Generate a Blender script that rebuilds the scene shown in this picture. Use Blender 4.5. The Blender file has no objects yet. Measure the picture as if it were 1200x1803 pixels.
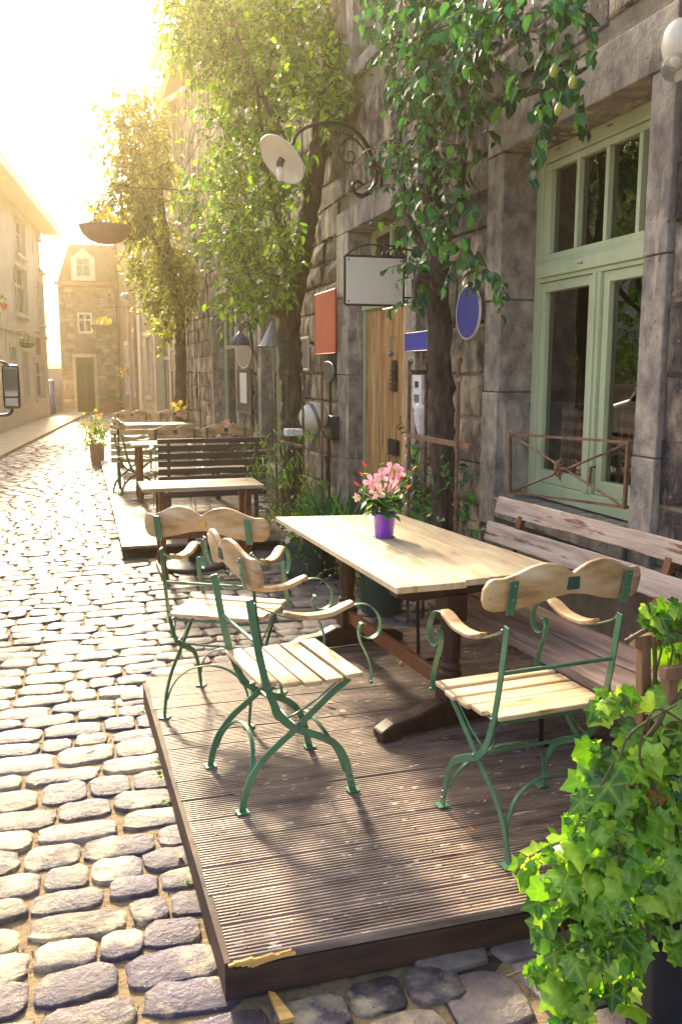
import bpy, bmesh, math, random
import numpy as np
from mathutils import Vector, Matrix
R = math.radians
SC = bpy.context.scene
COL = SC.collection
rnd = random.Random(7)
nr = np.random.default_rng(7)

# ------------------------------------------------------------ camera, sky, sun, exposure
CF, CP, CY, CH = 1545.0, R(9.05), R(16.4), 1.80
cam = bpy.data.cameras.new("camera"); cam_o = bpy.data.objects.new("camera", cam); COL.objects.link(cam_o)
cam_o.location = (0, 0, CH); cam_o.rotation_euler = (math.pi/2 - CP, 0, -CY)
cam.sensor_fit = 'VERTICAL'; cam.sensor_height = 36.0; cam.lens = 36.0*CF/1803
cam.clip_start = 0.05; cam.clip_end = 400
SC.camera = cam_o
SUN_EL, SUN_AZ = R(27), R(-2.5)          # azimuth measured from +Y (street direction) towards +X
W = bpy.data.worlds.new("World"); SC.world = W; W.use_nodes = True
wn = W.node_tree.nodes; wl = W.node_tree.links; wn.clear()
sky = wn.new('ShaderNodeTexSky'); sky.sky_type = 'NISHITA'; sky.sun_disc = False
sky.sun_elevation = SUN_EL; sky.sun_rotation = SUN_AZ; sky.air_density = 1.0; sky.dust_density = 7.0; sky.ozone_density = 0.3
bg = wn.new('ShaderNodeBackground'); bg.inputs[1].default_value = 0.15
wo = wn.new('ShaderNodeOutputWorld')
wl.new(sky.outputs[0], bg.inputs[0]); wl.new(bg.outputs[0], wo.inputs[0])
sl = bpy.data.lights.new("sun", 'SUN'); sl.energy = 3.5; sl.angle = R(5.0); sl.color = (1.0, 0.84, 0.56)
so = bpy.data.objects.new("sun", sl); COL.objects.link(so)
sd = Vector((math.sin(SUN_AZ)*math.cos(SUN_EL), math.cos(SUN_AZ)*math.cos(SUN_EL), math.sin(SUN_EL)))
so.rotation_euler = sd.to_track_quat('Z', 'Y').to_euler(); so.location = (4, 20, 30)
SC.view_settings.view_transform = 'Standard'; SC.view_settings.look = 'None'
SC.view_settings.exposure = 1.92; SC.view_settings.gamma = 1.0
SC.cycles.max_bounces = 8; SC.cycles.diffuse_bounces = 4; SC.cycles.glossy_bounces = 3
SC.cycles.transmission_bounces = 4; SC.cycles.transparent_max_bounces = 8; SC.cycles.volume_bounces = 1
SC.cycles.use_denoising = True

# pixel of the photograph -> point in the world, on a plane X / Y / Z = const (used to survey the place)
_fw = Vector((math.sin(CY)*math.cos(CP), math.cos(CY)*math.cos(CP), -math.sin(CP)))
_rt = Vector((math.cos(CY), -math.sin(CY), 0)); _up = _rt.cross(_fw)
def at(px, py, X=None, Y=None, Z=None):
    d = _fw + _rt*((px-600)/CF) - _up*((py-901.5)/CF)
    t = X/d.x if X is not None else (Y/d.y if Y is not None else (Z-CH)/d.z)
    return Vector((0, 0, CH)) + d*t

# ------------------------------------------------------------ tagging
def tag(o, label=None, cat=None, group=None, kind=None):
    if label: o['label'] = label
    if cat: o['category'] = cat
    if group: o['group'] = group
    if kind: o['kind'] = kind
    return o
def empty(name, loc=(0, 0, 0), rz=0.0, label=None, cat=None, group=None, kind=None):
    o = bpy.data.objects.new(name, None); COL.objects.link(o); o.location = loc; o.rotation_euler = (0, 0, rz)
    o.empty_display_size = 0.1
    return tag(o, label, cat, group, kind)
def copy_tree(o, parent=None):
    c = o.copy(); COL.objects.link(c); c.parent = parent
    for ch in list(KIDS.get(o.name, [])):
        k = copy_tree(ch, c); KIDS.setdefault(c.name, []).append(k)
    return c
KIDS = {}

# ------------------------------------------------------------ materials
def pm(name, cols, scale=6.0, stretch=(1, 1, 1), rough=0.6, bump=0.3, bscale=40.0, bdist=0.01, metal=0.0,
       island=0.0, spot=None, spec=0.5, coat=0.0, alpha=None, streak=None, detail=6.0, low=0.3, high=0.7, coord='Object'):
    """cols: two or three base colours mixed by noise; island: brightness change per loose piece;
    spot=(colour, scale, threshold, stretch): patches of wear or stain, on the deck also painted glints."""
    m = bpy.data.materials.new(name); m.use_nodes = True
    n, l = m.node_tree.nodes, m.node_tree.links
    b = n['Principled BSDF']; b.inputs['Roughness'].default_value = rough; b.inputs['Metallic'].default_value = metal
    b.inputs['Specular IOR Level'].default_value = spec; b.inputs['Coat Weight'].default_value = coat
    tc = n.new('ShaderNodeTexCoord'); mp = n.new('ShaderNodeMapping'); mp.inputs['Scale'].default_value = stretch
    l.new(tc.outputs[coord], mp.inputs[0])
    nz = n.new('ShaderNodeTexNoise'); nz.inputs['Scale'].default_value = scale; nz.inputs['Detail'].default_value = detail
    nz.inputs['Roughness'].default_value = 0.65
    l.new(mp.outputs[0], nz.inputs[0])
    cr = n.new('ShaderNodeValToRGB'); e = cr.color_ramp.elements
    e[0].position = low; e[1].position = high
    e[0].color = (*cols[0], 1); e[1].color = (*cols[-1], 1)
    if len(cols) == 3:
        x = e.new((low+high)/2); x.color = (*cols[1], 1)
    fac = nz.outputs[0]
    col = cr.outputs[0]
    gi = n.new('ShaderNodeNewGeometry')
    if island:
        ad = n.new('ShaderNodeMath'); ad.operation = 'MULTIPLY_ADD'; ad.inputs[1].default_value = 0.35*min(1, island*2); ad.inputs[2].default_value = -0.17*min(1, island*2)
        l.new(gi.outputs['Random Per Island'], ad.inputs[0])
        a2 = n.new('ShaderNodeMath'); a2.operation = 'ADD'; l.new(fac, a2.inputs[0]); l.new(ad.outputs[0], a2.inputs[1]); fac = a2.outputs[0]
    l.new(fac, cr.inputs[0])
    def mix(a, bcol, f, mode='MIX'):
        mx = n.new('ShaderNodeMix'); mx.data_type = 'RGBA'; mx.blend_type = mode
        if isinstance(f, float): mx.inputs[0].default_value = f
        else: l.new(f, mx.inputs[0])
        l.new(a, mx.inputs[6])
        if isinstance(bcol, tuple): mx.inputs[7].default_value = (*bcol, 1)
        else: l.new(bcol, mx.inputs[7])
        return mx.outputs[2]
    if island:
        hs = n.new('ShaderNodeHueSaturation'); mr = n.new('ShaderNodeMapRange')
        mr.inputs[3].default_value = 1-island; mr.inputs[4].default_value = 1+island
        sc2 = n.new('ShaderNodeMath'); sc2.operation = 'MULTIPLY'; sc2.inputs[1].default_value = 37.7
        fr = n.new('ShaderNodeMath'); fr.operation = 'FRACT'
        oi = n.new('ShaderNodeObjectInfo'); sc2.operation = 'MULTIPLY_ADD'; l.new(oi.outputs['Random'], sc2.inputs[2])
        l.new(gi.outputs['Random Per Island'], sc2.inputs[0]); l.new(sc2.outputs[0], fr.inputs[0])
        l.new(fr.outputs[0], mr.inputs[0]); l.new(mr.outputs[0], hs.inputs['Value']); l.new(col, hs.inputs['Color']); col = hs.outputs[0]
    for sp in ((spot if isinstance(spot, list) else [spot])+[streak]):
        if sp:
            scol, ssc, th, sst = sp[:4]; soft = sp[4] if len(sp) > 4 else 0.06
            m2 = n.new('ShaderNodeMapping'); m2.inputs['Scale'].default_value = sst; m2.inputs['Location'].default_value = (3.1*ssc, 1.7, .9)
            l.new(tc.outputs[coord], m2.inputs[0])
            n2 = n.new('ShaderNodeTexNoise'); n2.inputs['Scale'].default_value = ssc; n2.inputs['Detail'].default_value = 5; n2.inputs['Roughness'].default_value = 0.6
            l.new(m2.outputs[0], n2.inputs[0])
            r2 = n.new('ShaderNodeMapRange'); r2.inputs[1].default_value = th; r2.inputs[2].default_value = th+soft
            l.new(n2.outputs[0], r2.inputs[0]); col = mix(col, scol, r2.outputs[0])
    l.new(col, b.inputs['Base Color'])
    if bump:
        n3 = n.new('ShaderNodeTexNoise'); n3.inputs['Scale'].default_value = bscale; n3.inputs['Detail'].default_value = 7; n3.inputs['Roughness'].default_value = .7
        l.new(mp.outputs[0], n3.inputs[0])
        bp = n.new('ShaderNodeBump'); bp.inputs['Strength'].default_value = bump; bp.inputs['Distance'].default_value = bdist
        l.new(n3.outputs[0], bp.inputs['Height']); l.new(bp.outputs[0], b.inputs['Normal'])
        rr = n.new('ShaderNodeMapRange'); rr.inputs[3].default_value = max(0.03, rough-.12); rr.inputs[4].default_value = min(1, rough+.12)
        l.new(n3.outputs[0], rr.inputs[0]); l.new(rr.outputs[0], b.inputs['Roughness'])
    return m
def leafm(name, dark, mid, light, trans=0.45, rough=0.4):
    m = bpy.data.materials.new(name); m.use_nodes = True
    n, l = m.node_tree.nodes, m.node_tree.links
    b = n['Principled BSDF']; b.inputs['Roughness'].default_value = rough
    gi = n.new('ShaderNodeNewGeometry'); cr = n.new('ShaderNodeValToRGB'); e = cr.color_ramp.elements
    e[0].color = (*dark, 1); e[1].color = (*light, 1); x = e.new(.5); x.color = (*mid, 1)
    l.new(gi.outputs['Random Per Island'], cr.inputs[0])
    at_ = n.new('ShaderNodeAttribute'); at_.attribute_name = 'vein'; pw = n.new('ShaderNodeMath'); pw.operation = 'POWER'; pw.inputs[1].default_value = 5; l.new(at_.outputs['Fac'], pw.inputs[0])
    mv = n.new('ShaderNodeMath'); mv.operation = 'MULTIPLY'; mv.inputs[1].default_value = .45; l.new(pw.outputs[0], mv.inputs[0])
    vm = n.new('ShaderNodeMix'); vm.data_type = 'RGBA'; l.new(mv.outputs[0], vm.inputs[0]); l.new(cr.outputs[0], vm.inputs[6]); vm.inputs[7].default_value = (min(1, light[0]*1.5+.04), min(1, light[1]*1.35+.04), light[2]*1.4+.03, 1)
    nz = n.new('ShaderNodeTexNoise'); nz.inputs['Scale'].default_value = 60; gm = n.new('ShaderNodeNewGeometry'); l.new(gm.outputs['Position'], nz.inputs[0])
    h2 = n.new('ShaderNodeHueSaturation'); mr = n.new('ShaderNodeMapRange'); mr.inputs[1].default_value = .3; mr.inputs[2].default_value = .7; mr.inputs[3].default_value = .75; mr.inputs[4].default_value = 1.2; l.new(nz.outputs[0], mr.inputs[0]); l.new(mr.outputs[0], h2.inputs['Value']); l.new(vm.outputs[2], h2.inputs['Color'])
    l.new(h2.outputs[0], b.inputs['Base Color'])
    tr = n.new('ShaderNodeBsdfTranslucent'); hs = n.new('ShaderNodeHueSaturation'); hs.inputs['Value'].default_value = 2.0; hs.inputs['Saturation'].default_value = 1.1
    l.new(cr.outputs[0], hs.inputs['Color']); l.new(hs.outputs[0], tr.inputs[0])
    mx = n.new('ShaderNodeMixShader'); mx.inputs[0].default_value = trans
    l.new(b.outputs[0], mx.inputs[1]); l.new(tr.outputs[0], mx.inputs[2]); l.new(mx.outputs[0], n['Material Output'].inputs[0])
    return m
M = {}
M['rubble'] = pm('rubble_stone', [(.035, .026, .036), (.19, .15, .135), (.50, .40, .30)], 7, (1, 1, .7), .85, 1.0, 20, .07, island=.28,
                 spot=[((.022, .016, .028), .55, .47, (1, 1, .6), .14), ((.58, .48, .33), 2.2, .53, (1, 1, .45), .10), ((.04, .03, .035), 17, .62, (1, 1, .8), .08)], streak=((.56, .47, .34), 30, .64, (1, 1, .9), .12), low=.34, high=.68)
M['mortar'] = pm('mortar', [(.16, .125, .10), (.36, .29, .21)], 7, rough=.95, bump=.8, bscale=45, bdist=.02)
M['dressed'] = pm('dressed_stone', [(.13, .105, .11), (.32, .275, .245), (.52, .45, .37)], 9, (1, 1, .8), .8, .8, 45, .02, island=.10,
                  spot=[((.05, .038, .05), 1.1, .52, (1, 1, .3), .16), ((.08, .06, .06), 22, .66, (1, 1, .7), .05)], streak=((.62, .53, .40), 9, .60, (1, 1, .12), .08))
M['pale_stone'] = pm('pale_stone', [(.38, .31, .22), (.58, .48, .35)], 5, (1, 1, 1), .85, .6, 30, .02, island=.16)
M['pale_mortar'] = pm('pale_mortar', [(.42, .35, .26), (.55, .47, .36)], 6, rough=.95, bump=.5, bscale=50)
M['end_stone'] = pm('grey_brown_stone', [(.17, .13, .10), (.40, .32, .23)], 3, (1, 1, 1), .85, .6, 30, .02, island=.3)
M['cream_wall'] = pm('cream_render', [(.60, .55, .47), (.74, .68, .58)], 1.2, rough=.85, bump=.3, bscale=30, spot=((.40, .33, .25), 2, .6, (1, 1, .4), .1))
M['cream_trim'] = pm('cream_trim', [(.55, .50, .42), (.7, .64, .54)], 3, rough=.7, bump=.1)
M['brick'] = pm('red_brick', [(.30, .12, .07), (.45, .2, .12)], 9, rough=.85, bump=.4, island=.25)
M['slate'] = pm('roof_slate', [(.09, .055, .05), (.17, .11, .09)], 8, rough=.7, bump=.4, island=.25)
M['green_frame'] = pm('sage_paint', [(.42, .50, .30), (.56, .62, .40)], 3, (1, 1, .3), .45, .15, 60, .004, spot=((.55, .57, .42), 9, .66, (1, 1, .3)))
M['white_frame'] = pm('white_paint', [(.62, .60, .52), (.75, .73, .65)], 4, rough=.5, bump=.1)
M['green_metal'] = pm('green_enamel', [(.045, .15, .08), (.12, .29, .16)], 7, rough=.36, bump=.15, bscale=90, bdist=.002,
                      spot=((.16, .24, .15), 22, .66, (1, 1, 1), .05), streak=((.13, .055, .025), 30, .72, (1, 1, 1), .03))
M['chair_wood'] = pm('oiled_wood', [(.30, .15, .06), (.58, .37, .18), (.72, .52, .30)], 5, (3.2, 1, 3.2), .5, .35, 22, .004,
                     spot=[((.74, .60, .42), 3.2, .56, (2, .7, 2), .12), ((.22, .12, .07), 40, .69, (1, 1, 1), .03)], streak=((.20, .085, .03), 4, .68, (3, .8, 3), .06))
M['slat_wood'] = pm('seat_slat_wood', [(.40, .24, .12), (.66, .48, .28), (.78, .62, .41)], 5, (3.5, .7, 3.5), .6, .4, 22, .004, island=.12,
                    spot=[((.30, .16, .08), 5, .58, (3, .7, 3), .10), ((.20, .12, .08), 38, .68, (1, 1, 1), .03)])
M['table_wood'] = pm('table_wood', [(.48, .35, .20), (.66, .52, .33), (.78, .66, .46)], 3.5, (5, .6, 3), .5, .4, 14, .003, island=.05,
                     spot=[((.40, .26, .15), 4.5, .60, (5, .7, 1), .1), ((.30, .20, .13), 30, .70, (1, 1, 1), .03)], streak=((.80, .70, .52), 2.3, .6, (3, .6, 1), .1))
M['dark_wood'] = pm('dark_stained_wood', [(.028, .013, .010), (.07, .03, .018)], 7, (2, 2, .5), .55, .3, 30, .004)
M['red_wood'] = pm('red_brown_wood', [(.13, .04, .018), (.24, .085, .035)], 7, (2, 2, .5), .45, .3, 30, .004)
M['bench_dark'] = pm('dark_bench_wood', [(.045, .026, .028), (.10, .06, .055)], 5, (.6, 4, 4), .6, .4, 25, .005, island=.2)
M['bench_grey'] = pm('weathered_bench_wood', [(.28, .19, .155), (.52, .40, .33), (.66, .55, .46)], 4, (5, .5, 5), .75, .6, 16, .008,
                     spot=((.22, .085, .05), 4.5, .57, (5, .6, 5), .07), streak=((.62, .54, .46), 4, .62, (6, .5, 6), .08))
M['bench_seat'] = pm('brown_bench_plank', [(.13, .075, .06), (.30, .19, .15), (.44, .32, .26)], 4, (6, .45, 6), .65, .6, 18, .008,
                     streak=((.38, .28, .22), 4, .62, (7, .4, 7), .08))
M['pale_slat'] = pm('pale_bench_slat', [(.40, .28, .17), (.62, .48, .32)], 4, (.6, 4, 4), .6, .3, 25, .004, island=.12)
M['deck'] = pm('deck_board', [(.10, .065, .053), (.23, .16, .128), (.37, .27, .21)], 3.5, (.9, 5, 5), .55, .5, 30, .004, island=.14,
               spot=[((.72, .60, .47), 24, .635, (.6, 2.4, 1), .02), ((.06, .03, .02), 2.2, .55, (.6, 2.0, 1), .15)], streak=((.11, .04, .02), 3, .64, (.7, 2.5, 2), .08))  # pale specks: weathered flecks plus glints put into the colour
M['deck_side'] = pm('deck_fascia', [(.025, .014, .012), (.11, .05, .03)], 5, (.6, .6, 3), .8, .6, 25, .006, spot=((.02, .014, .016), 2.4, .52, (1, 1, 2), .15))
M['split_wood'] = pm('fresh_split_wood', [(.55, .25, .05), (.85, .55, .18)], 12, (.5, 4, 4), .6, .6, 30, .006)
M['cobble'] = pm('cobblestone', [(.10, .075, .09), (.27, .215, .195), (.48, .38, .28)], 14, (1, 1, 1), .45, 1.0, 30, .03, island=.42, low=.34, high=.68,
                 spot=[((.10, .075, .14), 1.6, .54, (1, 1, 1), .10), ((.68, .56, .38), 4.2, .54, (1, 1, 1), .10), ((.7, .62, .5), 60, .66, (1, 1, 1), .03)], streak=((.05, .04, .06), 45, .66, (1, 1, 1), .03))
M['joint'] = pm('sandy_joint', [(.15, .10, .06), (.40, .29, .16)], 25, rough=.95, bump=1.0, bscale=70, bdist=.012, spot=((.12, .13, .04), 3, .64, (1, 1, 1), .08))
M['flag'] = pm('paving_stone', [(.075, .062, .072), (.17, .135, .13), (.28, .225, .20)], 7, rough=.55, bump=.8, bscale=24, bdist=.02, island=.3)
M['soil'] = pm('dark_soil', [(.03, .022, .018), (.09, .065, .05)], 20, rough=.95, bump=1, bscale=60, bdist=.02)
M['bark'] = pm('bark', [(.03, .018, .016), (.17, .12, .10)], 22, (1, 1, .22), .9, 1.0, 34, .06, spot=((.20, .17, .13), 7, .6, (1, 1, .4), .1))
M['iron'] = pm('black_iron', [(.012, .011, .016), (.03, .026, .03)], 15, rough=.45, bump=.2, metal=.3)
M['rust'] = pm('rusty_iron', [(.09, .04, .025), (.26, .14, .085)], 18, rough=.75, bump=.5, bscale=60, metal=.2, spot=((.45, .38, .28), 12, .62, (1, 1, 1)))
M['enamel'] = pm('cream_enamel', [(.78, .74, .62), (.84, .80, .70)], 2, rough=.25, bump=0, coat=.4, spot=[((.58, .44, .28), 5, .62, (1, 1, 1), .25), ((.30, .13, .05), 11, .70, (1, 1, 1), .06)])
M['enamel_red'] = pm('red_enamel', [(.62, .045, .018), (.70, .06, .025)], 2, rough=.3, bump=0, coat=.3)
M['enamel_blue'] = pm('blue_enamel', [(.015, .02, .34), (.025, .035, .46)], 2, rough=.3, bump=0, coat=.4)
M['enamel_navy'] = pm('navy_enamel', [(.03, .045, .10), (.05, .07, .15)], 2, rough=.35, bump=0, coat=.2)
M['enamel_teal'] = pm('dark_teal_enamel', [(.03, .05, .06), (.05, .075, .085)], 2, rough=.4, bump=0)
M['grey_disc'] = pm('grey_slate_disc', [(.15, .13, .17), (.22, .19, .24)], 4, rough=.4, bump=.1)
M['zinc'] = pm('zinc', [(.16, .16, .19), (.30, .29, .32)], 8, rough=.45, metal=.6, bump=.2)
M['copper'] = pm('copper_shade', [(.34, .19, .13), (.46, .28, .2)], 4, rough=.5, bump=.1)
M['purple'] = pm('purple_glaze', [(.16, .03, .55), (.21, .05, .68)], 3, rough=.18, bump=0, coat=.5)
M['pot_green'] = pm('green_pot_plastic', [(.025, .065, .055), (.045, .10, .08)], 5, rough=.5, bump=.1)
M['terracotta'] = pm('terracotta', [(.26, .14, .09), (.40, .24, .16)], 7, rough=.8, bump=.3)
M['planter_dark'] = pm('dark_planter', [(.018, .016, .024), (.04, .035, .045)], 5, rough=.6, bump=.3)
M['paper'] = pm('white_paper', [(.72, .70, .66), (.8, .78, .74)], 3, rough=.7, bump=0)
M['poly'] = pm('clear_plastic_bag', [(.5, .48, .5), (.75, .73, .75)], 12, rough=.25, bump=.8, bscale=14, bdist=.03)
M['door_wood'] = pm('honey_door_wood', [(.26, .11, .04), (.58, .31, .12), (.76, .50, .25)], 4, (5, 5, .5), .5, .4, 20, .005, island=.16,
                    spot=((.12, .05, .025), 3.5, .62, (5, 5, .45), .08))
M['sign_back'] = M['iron']
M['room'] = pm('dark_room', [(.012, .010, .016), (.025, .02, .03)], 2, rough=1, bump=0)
M['trellis'] = pm('trellis_wood', [(.17, .085, .04), (.34, .20, .11)], 8, (2, 2, .6), .75, .5, 26, .006)
M['vine'] = pm('vine_stem', [(.07, .05, .025), (.16, .12, .05)], 20, rough=.7, bump=.3)
M['white_car'] = pm('white_car_paint', [(.72, .72, .72), (.78, .78, .78)], 2, rough=.2, bump=0, coat=1)
M['black_plastic'] = pm('black_plastic', [(.015, .016, .022), (.03, .03, .04)], 8, rough=.4, bump=.1)
M['rubber'] = pm('rubber', [(.02, .02, .02), (.035, .035, .035)], 8, rough=.8, bump=.1)
M['blue_car'] = pm('blue_car_paint', [(.02, .04, .25), (.03, .06, .34)], 2, rough=.2, bump=0, coat=1)
def simple(name, col, rough=.5, metal=0.0, emit=None):
    m = bpy.data.materials.new(name); m.use_nodes = True; b = m.node_tree.nodes['Principled BSDF']
    b.inputs['Base Color'].default_value = (*col, 1); b.inputs['Roughness'].default_value = rough; b.inputs['Metallic'].default_value = metal
    return m
M['mirror'] = simple('mirror_glass', (.6, .66, .74), .03, 1.0)
M['dark_glass'] = simple('dark_glass', (.012, .014, .022), .04)
M['dark_glass'].node_tree.nodes['Principled BSDF'].inputs['Specular IOR Level'].default_value = 1.0
m = bpy.data.materials.new('window_glass'); m.use_nodes = True; n, l = m.node_tree.nodes, m.node_tree.links; n.clear()
o_ = n.new('ShaderNodeOutputMaterial'); t_ = n.new('ShaderNodeBsdfTransparent'); t_.inputs[0].default_value = (.8, .85, .85, 1)
g_ = n.new('ShaderNodeBsdfGlossy'); g_.inputs['Roughness'].default_value = .015; g_.inputs[0].default_value = (1, 1, 1, 1)
f_ = n.new('ShaderNodeFresnel'); f_.inputs[0].default_value = 2.3; x_ = n.new('ShaderNodeMixShader')
l.new(f_.outputs[0], x_.inputs[0]); l.new(t_.outputs[0], x_.inputs[1]); l.new(g_.outputs[0], x_.inputs[2]); l.new(x_.outputs[0], o_.inputs[0])
M['glass'] = m
def gingham():
    m = bpy.data.materials.new('red_check_cloth'); m.use_nodes = True; n, l = m.node_tree.nodes, m.node_tree.links
    b = n['Principled BSDF']; b.inputs['Roughness'].default_value = .85
    tc = n.new('ShaderNodeTexCoord'); sp = n.new('ShaderNodeSeparateXYZ'); l.new(tc.outputs['Object'], sp.inputs[0])
    outs = []
    for ax in ('Y', 'Z'):
        mu = n.new('ShaderNodeMath'); mu.operation = 'MULTIPLY'; mu.inputs[1].default_value = 12.5; l.new(sp.outputs[ax], mu.inputs[0])
        fr = n.new('ShaderNodeMath'); fr.operation = 'FRACT'; l.new(mu.outputs[0], fr.inputs[0])
        gt = n.new('ShaderNodeMath'); gt.operation = 'GREATER_THAN'; gt.inputs[1].default_value = .5; l.new(fr.outputs[0], gt.inputs[0]); outs.append(gt)
    ad = n.new('ShaderNodeMath'); ad.operation = 'ADD'; l.new(outs[0].outputs[0], ad.inputs[0]); l.new(outs[1].outputs[0], ad.inputs[1])
    hf = n.new('ShaderNodeMath'); hf.operation = 'MULTIPLY'; hf.inputs[1].default_value = .5; l.new(ad.outputs[0], hf.inputs[0])
    cr = n.new('ShaderNodeValToRGB'); cr.color_ramp.interpolation = 'CONSTANT'; e = cr.color_ramp.elements
    e[0].color = (.72, .66, .62, 1); e[1].position = .75; e[1].color = (.32, .07, .06, 1); x = e.new(.25); x.color = (.52, .27, .24, 1)
    l.new(hf.outputs[0], cr.inputs[0]); l.new(cr.outputs[0], b.inputs['Base Color']); return m
M['gingham'] = gingham()
M['leaf_dark'] = leafm('pear_leaf', (.006, .034, .020), (.02, .095, .035), (.11, .29, .05), .35, .3)
M['leaf_mid'] = leafm('climber_leaf', (.02, .06, .012), (.09, .19, .025), (.28, .38, .05), .5, .4)
M['leaf_gold'] = leafm('sun_tinted_climber_leaf', (.07, .09, .012), (.17, .19, .03), (.30, .30, .05), .55, .4)  # yellower climber leaf, the glow of the sun put into its colour
M['leaf_ivy'] = leafm('ivy_leaf', (.018, .08, .012), (.15, .32, .03), (.44, .60, .08), .4, .3)
M['leaf_fresh'] = leafm('fresh_leaf', (.05, .12, .02), (.12, .24, .03), (.22, .36, .06), .45, .4)
M['leaf_brown'] = leafm('dry_leaf', (.16, .05, .02), (.34, .12, .03), (.5, .26, .08), .3, .6)
M['petal_pink'] = leafm('pink_petal', (.72, .25, .40), (.80, .36, .48), (.86, .58, .64), .3, .5)
M['petal_red'] = leafm('red_petal', (.5, .03, .02), (.65, .07, .05), (.75, .2, .08), .3, .5)
M['petal_white'] = leafm('white_petal', (.75, .7, .5), (.8, .78, .62), (.85, .83, .7), .3, .5)
M['petal_orange'] = leafm('orange_petal', (.7, .2, .02), (.8, .35, .03), (.85, .55, .05), .3, .5)
M['yellow'] = simple('flower_eye', (.8, .55, .05), .6)
M['pear'] = pm('pear_skin', [(.30, .36, .05), (.46, .48, .08)], 12, rough=.45, bump=0, spot=((.25, .14, .05), 40, .7, (1, 1, 1)))
M['bulb'] = simple('bulb_glass', (.85, .8, .66), .2)
M['frosted'] = simple('frosted_glass', (.8, .74, .58), .25)
m = bpy.data.materials.new('clear_glass'); m.use_nodes = True; b_ = m.node_tree.nodes['Principled BSDF']
b_.inputs['Transmission Weight'].default_value = .85; b_.inputs['Roughness'].default_value = .05; b_.inputs['Base Color'].default_value = (.9, .88, .8, 1); b_.inputs['IOR'].default_value = 1.2
M['clear'] = m

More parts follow.
